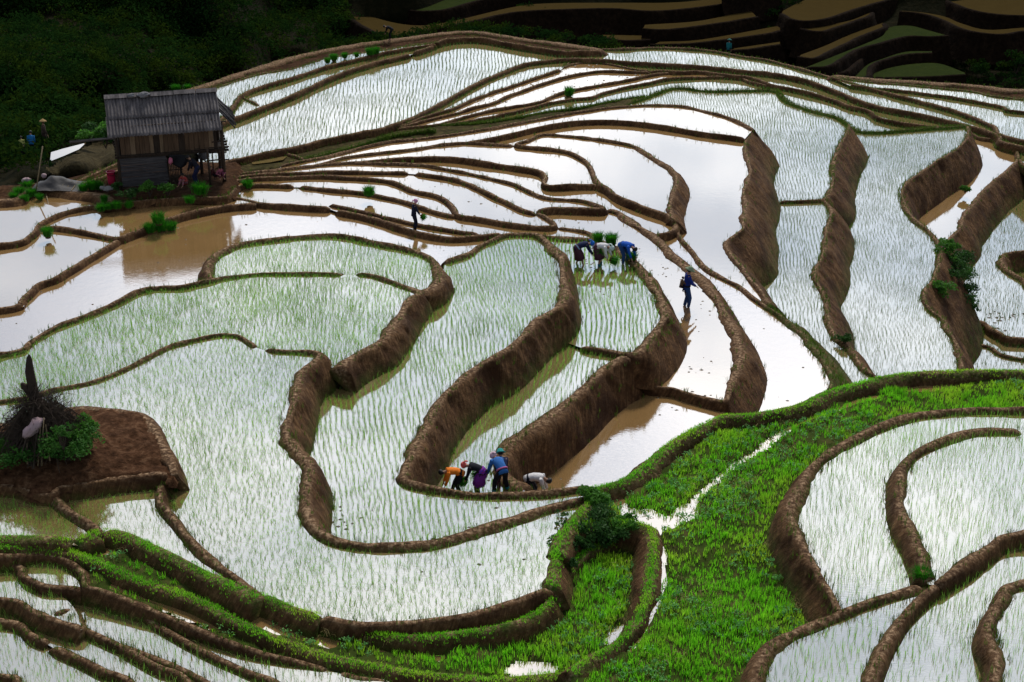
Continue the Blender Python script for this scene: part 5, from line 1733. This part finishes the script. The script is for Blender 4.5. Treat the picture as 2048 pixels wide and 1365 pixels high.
def person(base, face, label, h=1.55, bend=0, head=0, feet=((-.12, 0), (.12, 0)), hands=None, hip=None, sink=0.0, top=None, legs=None, skirt=None, boots=None, cover=None, sash=None, group='people working in the terraces', sit=False, curve=1.0):
    """base: ground point; face: direction the person faces, degrees anticlockwise from straight away (0 away, 90 left, -90 right, 180 towards the camera)"""
    k = h / 1.6
    root = empty('person', np.asarray(base) - [0, 0, sink], math.radians(face))
    tag(root, label, 'person', group)
    D = lambda a: np.array([0, math.sin(a), math.cos(a)])
    b = math.radians(bend)
    hz = (hip if hip is not None else (.93 if bend < 30 else .885)) * k
    P = np.array([0, -.16 * math.sin(b) * k, hz])
    S1 = P + D(b * .75) * .20 * k
    S2 = S1 + D(b * 1.0 * curve) * .18 * k
    N = S2 + D(b * 1.12 * curve) * .12 * k
    hb = b * 1.05 * curve + math.radians(head)
    NK = N + D(hb * .5 + b * .55) * .06 * k
    HC = NK + D(hb) * .115 * k
    HT = HC + D(hb) * .09 * k
    fwd = np.array([0, math.cos(hb), -math.sin(hb)])
    sh = [S2 + D(b) * .07 * k + np.array([s * .165 * k, 0, 0]) for s in (-1, 1)]
    hands = hands or ((-.2, .08, .72), (.2, .08, .72))
    verts, edges, rad = [], [], []

    def v(p, r):
        verts.append(tuple(map(float, p))); rad.append((r[0] * k, r[1] * k) if hasattr(r, '__len__') else (r * k, r * k)); return len(verts) - 1

    def chain(i, items):
        for p, r in items:
            j = v(p, r); edges.append((i, j)); i = j
        return i
    ip = v(P, (.125, .10))
    i1 = chain(ip, [(S1, (.125, .09))]); i2 = chain(i1, [(S2, (.14, .095))]); i3 = chain(i2, [(N, .06)])
    ih = chain(i3, [(NK, .048), (NK * .45 + HC * .55 + fwd * .012 * k, .072), (HC + D(hb) * .02 * k, .090), (HT, .055)])
    chain(ih - 1, [(HC + fwd * .103 * k - D(hb) * .015 * k, .013)])                  # nose
    arms, legsJ = [], []
    for s, si, hd in ((-1, 0, hands[0]), (1, 1, hands[1])):
        hd = np.asarray(hd, float) * [1, 1, 1]
        el, hd = bend_joint(sh[si], hd * k if True else hd, .27 * k, .25 * k, (s * .7, -.5, -.3))
        arms.append((sh[si], el, hd))
        iw = chain(i2, [(sh[si], .052), (el, .038), (hd, .026)])
        dr = (hd - el); dr /= np.linalg.norm(dr) + 1e-9
        sd = np.cross(dr, (0, 0, 1.0)); sd /= np.linalg.norm(sd) + 1e-9
        ipm = chain(iw, [(hd + dr * .05 * k, (.036, .018))])
        for q, (f, ln) in enumerate(((-1.5, .055), (-.5, .07), (.5, .075), (1.5, .065))):
            a0 = hd + dr * .085 * k + sd * f * .018 * k
            chain(ipm, [(a0, .010), (a0 + dr * ln * .5 * k - np.array([0, 0, .012 * k]), .009), (a0 + dr * ln * .8 * k - np.array([0, 0, .035 * k]), .007)])
        chain(iw, [(hd + dr * .035 * k + sd * -.045 * k, .011), (hd + dr * .075 * k + sd * -.055 * k - np.array([0, 0, .01 * k]), .009)])
    for s, f in ((-1, feet[0]), (1, feet[1])):
        hj = P + np.array([s * .09 * k, 0, -.04 * k])
        an = np.array([f[0] * k, f[1] * k, .08 * k])
        kn, an = bend_joint(hj, an, .42 * k, .41 * k, (s * .12, 1, .1 if not sit else 1))
        legsJ.append((hj, kn, an))
        chain(ip, [(hj, .085), (kn, .055), (kn * .45 + an * .55 + np.array([0, -.012 * k, 0]), .050), (an, .034), (an + np.array([s * .01, .12 * k, -.05 * k]), (.04, .022)), (an + np.array([s * .015, .18 * k, -.06 * k]), (.03, .014))])
    me = bpy.data.meshes.new('body'); me.from_pydata(verts, edges, [])
    ob = bpy.data.objects.new('body', me); COL.objects.link(ob)
    md = ob.modifiers.new('skin', 'SKIN'); md.use_smooth_shade = True
    sv = me.skin_vertices[0].data
    for q, r in enumerate(rad): sv[q].radius = r; sv[q].use_root = (q == 0)
    ob.modifiers.new('sub', 'SUBSURF').levels = 1
    dg = dgraph(); ev = bpy.data.meshes.new_from_object(ob.evaluated_get(dg))
    ob.modifiers.clear(); ob.data = ev; bpy.data.meshes.remove(me)
    ev.materials.clear(); ev.materials.append(M['skin'])
    ev.polygons.foreach_set('use_smooth', np.ones(len(ev.polygons), bool))
    ob.parent = root
    for s in (-1, 1):
        V, F = [], []
        c = HC + fwd * .082 * k + np.array([s * .032 * k, 0, 0]) + D(hb) * .012 * k
        loft(V, F, [c - D(hb) * .008 * k, c, c + D(hb) * .008 * k], [.006 * k, .012 * k, .006 * k], [.006 * k, .012 * k, .006 * k], 8)
        mesh_obj('eye', np.array(V), F, M['eye'], root)

    def garment(name, V, F, mat):
        o = mesh_obj(name, np.array(V), F, mat, root, smooth=True)
        return o
    if top is not None:
        V, F = [], []
        loft(V, F, [P - D(b * .6) * .10 * k, P, S1, S2, S2 + D(b * 1.05) * .085 * k, N + D(b) * .01 * k], [k * x for x in (.172, .165, .165, .185, .165, .075)], [k * x for x in (.135, .13, .12, .125, .105, .075)], 18)
        for a, e, w_ in arms:
            wr = e * .12 + w_ * .88
            loft(V, F, [a * .85 + (S2 + D(b) * .05 * k) * .15, a, a * .5 + e * .5, e, wr], [k * x for x in (.075, .080, .066, .058, .048)], [k * x for x in (.075, .080, .066, .058, .048)], 10, X=(.3, .3, .9) if abs((e - a)[2]) < .2 * k else (1, .1, 0))
        garment('shirt', V, F, top)
    if legs is not None:
        V, F = [], []
        loft(V, F, [P + D(b * .5) * .10 * k, P, P + np.array([0, 0, -.10 * k])], [k * x for x in (.165, .17, .13)], [k * x for x in (.12, .13, .11)], 16)
        for hj, kn, an in legsJ:
            en = kn * .12 + an * .88
            loft(V, F, [hj + np.array([0, 0, .03 * k]), hj * .5 + kn * .5, kn, kn * .5 + en * .5, en], [k * x for x in (.105, .092, .075, .070, .058)], [k * x for x in (.11, .095, .078, .072, .06)], 12)
        garment('trousers', V, F, legs)
    if skirt is not None:
        V, F = [], []
        kx = (legsJ[0][1] + legsJ[1][1]) / 2
        loft(V, F, [P + D(b * .5) * .13 * k, P, P * .66 + kx * .34 + np.array([0, -.02, 0]), P * .3 + kx * .7 + np.array([0, -.03, 0]), kx + np.array([0, -.05, -.10 * k])], [k * x for x in (.165, .185, .205, .235, .265)], [k * x for x in (.125, .155, .17, .19, .21)], 28, fold=.09)
        garment('skirt', V, F, skirt)
    if boots is not None:
        for s, (hj, kn, an) in zip((-1, 1), legsJ):
            V, F = [], []
            loft(V, F, [kn * .28 + an * .72, kn * .1 + an * .9, an + np.array([0, .02, -.03 * k]), an + np.array([0, .08 * k, -.05 * k]), an + np.array([s * .01, .20 * k, -.06 * k])], [k * x for x in (.068, .062, .058, .052, .035)], [k * x for x in (.068, .062, .05, .036, .02)], 12)
            garment('boot', V, F, boots)
    if sash is not None:
        V, F = [], []
        loft(V, F, [P + D(b * .7) * .035 * k, P + D(b * .7) * .085 * k], [.19 * k] * 2, [.15 * k] * 2, 18)
        garment('sash', V, F, sash)
    kind, cm = cover or ('hair', M['hair'])
    V, F = [], []
    up_ = D(hb)
    if kind in ('hair', 'scarf'):
        g = 1.0 if kind == 'hair' else 1.14
        c = HC - fwd * (.022 if kind == 'hair' else .016) * k + up_ * .022 * k
        loft(V, F, [c - up_ * (.085 if kind == 'scarf' else .06) * k - fwd * .02 * k, c - up_ * .04 * k, c + up_ * .02 * k, c + up_ * .07 * k, c + up_ * .10 * k, c + up_ * .112 * k],
             [k * g * x for x in (.062, .094, .103, .082, .045, .008)], [k * g * x for x in (.055, .088, .108, .088, .048, .008)], 16)
        if kind == 'scarf':
            loft(V, F, [c + up_ * .0 * k - fwd * .10 * k, c - fwd * .15 * k - up_ * .06 * k, c - fwd * .15 * k - up_ * .15 * k], [k * .05, k * .05, k * .03], [k * .02, k * .025, k * .015], 8)
            garment('headscarf', V, F, cm)
        else:
            garment('hair', V, F, cm)
    if kind == 'cone':
        c = HC + up_ * .05 * k
        loft(V, F, [c - up_ * .012 * k, c, c + up_ * .05 * k, c + up_ * .10 * k, c + up_ * .15 * k], [k * x for x in (.205, .215, .14, .07, .006)], [k * x for x in (.205, .215, .14, .07, .006)], 22)
        garment('hat', V, F, cm)
    if kind == 'pith':
        c = HC + up_ * .045 * k
        loft(V, F, [c - up_ * .03 * k, c - up_ * .012 * k, c + up_ * .015 * k, c + up_ * .07 * k, c + up_ * .11 * k, c + up_ * .125 * k], [k * x for x in (.175, .18, .115, .105, .065, .01)], [k * x for x in (.20, .205, .125, .115, .07, .01)], 22)
        garment('hat', V, F, cm)
    if kind in ('cone', 'pith'):
        V, F = [], []
        c = HC - fwd * .022 * k
        loft(V, F, [c - up_ * .06 * k, c - up_ * .02 * k, c + up_ * .05 * k, c + up_ * .085 * k], [k * x for x in (.07, .094, .096, .05)], [k * x for x in (.06, .09, .098, .05)], 14)
        garment('hair', V, F, M['hair'])
    return root


def held(world, rot, k, label):
    o = proto.copy(); COL.objects.link(o)
    l_ = lf.copy(); COL.objects.link(l_); l_.parent = o
    r_ = rt.copy(); COL.objects.link(r_); r_.parent = o
    o.location = tuple(map(float, world)); o.rotation_euler = rot; o.scale = (k, k, k)
    tag(o, label, 'seedling bundle', 'bundles of rice seedlings')


C_ = cloth_mat
NAVY, PLUM, BLUE, WHITE = C_((.012, .018, .06)), C_((.075, .028, .045)), C_((.012, .085, .42)), C_((.62, .60, .60))
BLACK, TEAL, DENIM = C_((.010, .010, .016)), C_((.01, .13, .14)), C_((.02, .055, .16))
# three in the middle field, stooping to plant
stoop = dict(bend=88, head=12, hands=((-.14, .50, .30), (.15, .52, .26)))
p = at(1160, 529, -1.95)
person(p, -80, 'stooping woman in navy blouse, plum skirt and blue headscarf, holding out seedlings', 1.52, feet=((-.14, -.14), (.14, .12)), sink=.12, top=NAVY, skirt=PLUM, cover=('scarf', C_((.015, .13, .50))), sash=C_((.25, .40, .55)), **dict(stoop, hands=((-.1, .55, .42), (.15, .60, .46)), bend=78))
held(p + np.array([.62, -.1, .50]), (.2, 1.25, .3), .75, 'seedling bundle held out by the stooping woman in navy')
p = at(1199, 530, -1.95)
person(p, -112, 'stooping woman in white blouse and pale headscarf, between the two other planters', 1.54, feet=((-.15, 0), (.15, .03)), sink=.10, top=WHITE, skirt=PLUM, boots=TEAL, cover=('scarf', C_((.50, .60, .55))), **dict(stoop, hands=((-.18, .52, .36), (.16, .48, .14))))
held(p + np.array([.42, -.32, .36]), (.3, 1.9, .2), .8, 'seedling bundle in the hand of the stooping woman in white')
p = at(1249, 526, -1.95)
person(p, -130, 'bareheaded worker in bright blue shirt stooping beside the woman in white', 1.54, feet=((-.17, 0), (.17, .03)), sink=.10, top=BLUE, legs=DENIM, **dict(stoop, bend=95))
# the parent with the child
p = at(1372, 614, -3.15)
person(p, -82, 'man in blue with a pith hat wading with a child on his back', 1.66, bend=4, head=18, feet=((-.09, -.05), (.09, .06)), hands=((-.16, .30, .98), (.17, .30, 1.0)), sink=.10, top=C_((.012, .03, .20)), legs=DENIM, cover=('pith', C_((.22, .27, .16))), sash=BLACK)
person(p + np.array([-.22, .02, .56]), -70, 'small child carried on the back of the wading man in blue', .82, bend=14, head=-6, feet=((-.2, .22), (.2, .22)), hip=.62, hands=((-.2, .34, .95), (.2, .34, .95)), top=C_((.12, .07, .04)), legs=BLACK, group='people working in the terraces')
# woman in the strip pond
p = at(829, 456, -3.05)
person(p, -75, 'woman standing in dark jacket and pink headscarf alone in the long strip pond', 1.42, bend=6, head=22, hands=((-.13, .33, .80), (.15, .33, .78)), sink=.16, top=C_((.010, .014, .035)), legs=C_((.008, .010, .022)), cover=('scarf', C_((.52, .26, .42))))
held(p + np.array([.34, -.05, .62]), (.3, 2.5, .4), .62, 'thin seedling bundle in the hands of the woman in the strip pond')
# the four by the curved bank in front
Z2 = -2.05
p = at(913, 983, Z2)
person(p, 98, 'stooping person in orange shirt and black trousers planting by the curved bank', 1.34, feet=((-.13, -.16), (.15, .16)), sink=.14, top=C_((.75, .20, .02)), legs=BLACK, **dict(stoop, bend=84, hands=((-.15, .48, .24), (.13, .52, .2))))
p = at(957, 982, Z2)
person(p, 78, 'stooping woman in magenta and violet striped skirt with a red headscarf', 1.38, feet=((-.14, -.05), (.16, .15)), sink=.10, top=BLACK, legs=BLACK, skirt=C_((.26, .02, .16), (.10, .03, .38)), cover=('scarf', C_((.55, .10, .09))), sash=C_((.14, .05, .45)), **dict(stoop, bend=76))
held(p + np.array([-.38, .1, .34]), (.5, -1.9, .2), .7, 'seedling bundle between the stooping people in orange and magenta')
p = at(1001, 983, Z2)
person(p, 28, 'stooping person in blue shirt, black trousers and teal boots seen from behind', 1.5, feet=((-.24, 0), (.26, 0)), sink=.08, top=C_((.03, .13, .38)), legs=BLACK, boots=TEAL, cover=('scarf', C_((.60, .42, .48))), sash=C_((.42, .12, .26)), **dict(stoop, bend=70, hands=((-.32, .42, .38), (.1, .5, .22))))
held(p + np.array([-.52, .25, .42]), (.4, -1.2, .3), .85, 'round green seedling bundle left of the person in teal boots')
p = at(1004, 974, Z2)
person(p, 8, 'person in dark clothes under a teal hat, mostly hidden behind the worker in blue', 1.42, bend=60, head=-25, sink=.2, feet=((-.1, 0), (.1, .1)), top=NAVY, legs=PLUM, cover=('pith', C_((.03, .26, .24))), hands=((-.15, .35, .5), (.15, .38, .5)))
p = at(1066, 1000, -3.3)
person(p, -100, 'stooping man in white shirt with black hair, half hidden by the curved bank', 1.52, feet=((-.15, 0), (.15, .05)), sink=.10, top=WHITE, legs=BLACK, **dict(stoop, bend=90, head=25))
# at the hut
p = at(394, 371, -2.6)
person(p, 80, 'man in black leaning forward under the hut by the bright seedlings', 1.58, bend=40, head=10, feet=((-.1, -.02), (.1, .02)), hands=((-.16, .42, .52), (.18, .36, .56)), top=BLACK, legs=C_((.010, .012, .04)), group='people at the hut')
p = at(370, 371, -2.6)
person(p, 150, 'child in red sitting on the ground beside the slatted pen', 1.12, bend=18, head=8, hip=.16, feet=((-.16, .42), (.16, .46)), hands=((-.2, .30, .42), (.2, .3, .42)), top=C_((.35, .06, .05)), legs=C_((.30, .12, .14)), sit=True, group='people at the hut')
p = at(429, 357, -2.6)
person(p, 100, 'child in dark clothes squatting under the right end of the hut', 1.1, bend=28, head=12, hip=.22, feet=((-.14, .3), (.14, .3)), hands=((-.2, .34, .36), (.2, .34, .36)), top=C_((.05, .012, .012)), legs=BLACK, sit=True, group='people at the hut')
p = at(441, 357, -2.6)
person(p, -150, 'child in pink squatting beside the right corner posts of the hut', 1.1, bend=24, head=12, hip=.22, feet=((-.14, .3), (.14, .3)), hands=((-.2, .34, .36), (.2, .34, .36)), top=C_((.32, .09, .13)), legs=C_((.16, .04, .07)), sit=True, group='people at the hut')
# on the ridge and on the slope
p = at(781, 80, -8.95)
person(p, 85, 'dark stooping figure on the crest of the ridge against the far brown pool', 1.62, top=C_((.008, .008, .011)), legs=C_((.008, .008, .011)), group='people far off', **dict(stoop, bend=70))
p = at(1456, 119, -10.4)
person(p, -30, 'figure in teal with a hat half hidden behind the ridge at right', 1.6, bend=10, top=TEAL, legs=BLACK, cover=('cone', C_((.03, .12, .10))), group='people far off')
p = at_depth(92, 299, float(hill_depth(92, 299)) - 1.2)
person(p, -70, 'person in brown with a straw conical hat standing on the dark slope', 1.68, bend=3, top=C_((.07, .045, .035)), legs=C_((.03, .018, .014)), cover=('cone', C_((.34, .22, .09))), hands=((-.24, .1, .75), (.26, .2, .8)), group='people far off')
p = at_depth(66, 312, float(hill_depth(66, 312)) - 1.2)
person(p, 10, 'person in bright blue shirt stooping among the dark bushes at far left', 1.45, bend=30, top=C_((.01, .12, .30)), legs=BLACK, group='people far off')
p = at_depth(47, 312, float(hill_depth(47, 312)) - 1.2)
person(p, 20, 'small figure in pale yellow left of the person in bright blue', 1.1, bend=25, top=C_((.35, .34, .10)), legs=BLACK, group='people far off')

# ------------------------------------------------------------------ sky and sun
SUN_EL, SUN_AZ = math.radians(48), math.radians(9)      # azimuth from straight ahead (+Y) to the right
w = bpy.data.worlds.new('World')
sc.world = w
w.use_nodes = True
nt = w.node_tree
nt.nodes.clear()
N = lambda t, **k: (lambda n: ([setattr(n, a, b) for a, b in k.items()], n)[1])(nt.nodes.new('ShaderNode' + t))
L_ = nt.links.new
out = N('OutputWorld')
sky = N('TexSky', sky_type='NISHITA')
sky.sun_disc = False
sky.sun_elevation = SUN_EL
sky.sun_rotation = SUN_AZ
sky.altitude = 1200
bg = N('Background'); bg.inputs['Strength'].default_value = .06
L_(sky.outputs[0], bg.inputs[0])
tc = N('TexCoord')
mp = N('Mapping'); mp.inputs['Scale'].default_value = (1.0, 1.0, 2.4)
L_(tc.outputs['Generated'], mp.inputs['Vector'])
nz = N('TexNoise'); nz.inputs['Scale'].default_value = 4.2; nz.inputs['Detail'].default_value = 7; nz.inputs['Roughness'].default_value = .55
L_(mp.outputs[0], nz.inputs['Vector'])
cr = N('ValToRGB')
cr.color_ramp.elements[0].position = .36; cr.color_ramp.elements[0].color = (.0, .0, .0, 1)
cr.color_ramp.elements[1].position = .62; cr.color_ramp.elements[1].color = (1, 1, 1, 1)
L_(nz.outputs[0], cr.inputs[0])
# the cloud bank is lit from behind: brightest towards the sun
dot = N('VectorMath', operation='DOT_PRODUCT')
sd = (math.sin(SUN_AZ) * math.cos(math.radians(19)), math.cos(SUN_AZ) * math.cos(math.radians(19)), math.sin(math.radians(19)))
L_(tc.outputs['Generated'], dot.inputs[0]); dot.inputs[1].default_value = sd
mr = N('MapRange'); mr.inputs['From Min'].default_value = .70; mr.inputs['From Max'].default_value = .985
mr.inputs['To Min'].default_value = .22; mr.inputs['To Max'].default_value = 1.15
L_(dot.outputs['Value'], mr.inputs['Value'])
cc = N('MixRGB'); cc.inputs[1].default_value = (.66, .79, .94, 1); cc.inputs[2].default_value = (1.0, .985, .96, 1)
L_(cr.outputs[0], cc.inputs[0])
bg2 = N('Background')
L_(cc.outputs[0], bg2.inputs[0])
cm = N('Math', operation='MULTIPLY_ADD'); L_(cr.outputs[0], cm.inputs[0]); cm.inputs[1].default_value = .75; cm.inputs[2].default_value = .8
cs = N('Math', operation='MULTIPLY'); L_(mr.outputs[0], cs.inputs[0]); L_(cm.outputs[0], cs.inputs[1])
cs2 = N('Math', operation='MULTIPLY'); L_(cs.outputs[0], cs2.inputs[0]); cs2.inputs[1].default_value = 1.14
L_(cs2.outputs[0], bg2.inputs['Strength'])
ad = N('AddShader'); L_(bg.outputs[0], ad.inputs[0]); L_(bg2.outputs[0], ad.inputs[1])
L_(ad.outputs[0], out.inputs[0])

sl = bpy.data.lights.new('sun', 'SUN')
sl.energy = 3.0
sl.angle = math.radians(8)
sl.color = (1.0, .95, .87)
so = bpy.data.objects.new('sun', sl)
so.rotation_euler = (math.pi / 2 - SUN_EL, 0, math.pi - SUN_AZ)
COL.objects.link(so)

sc.view_settings.view_transform = 'Standard'
sc.view_settings.look = 'None'
sc.view_settings.exposure = 0
sc.view_settings.gamma = 1
sc.render.engine = 'CYCLES'
sc.cycles.max_bounces = 6
sc.cycles.diffuse_bounces = 3
sc.cycles.glossy_bounces = 3
sc.cycles.transmission_bounces = 3
sc.cycles.use_denoising = True
sc.cycles.sample_clamp_indirect = 6
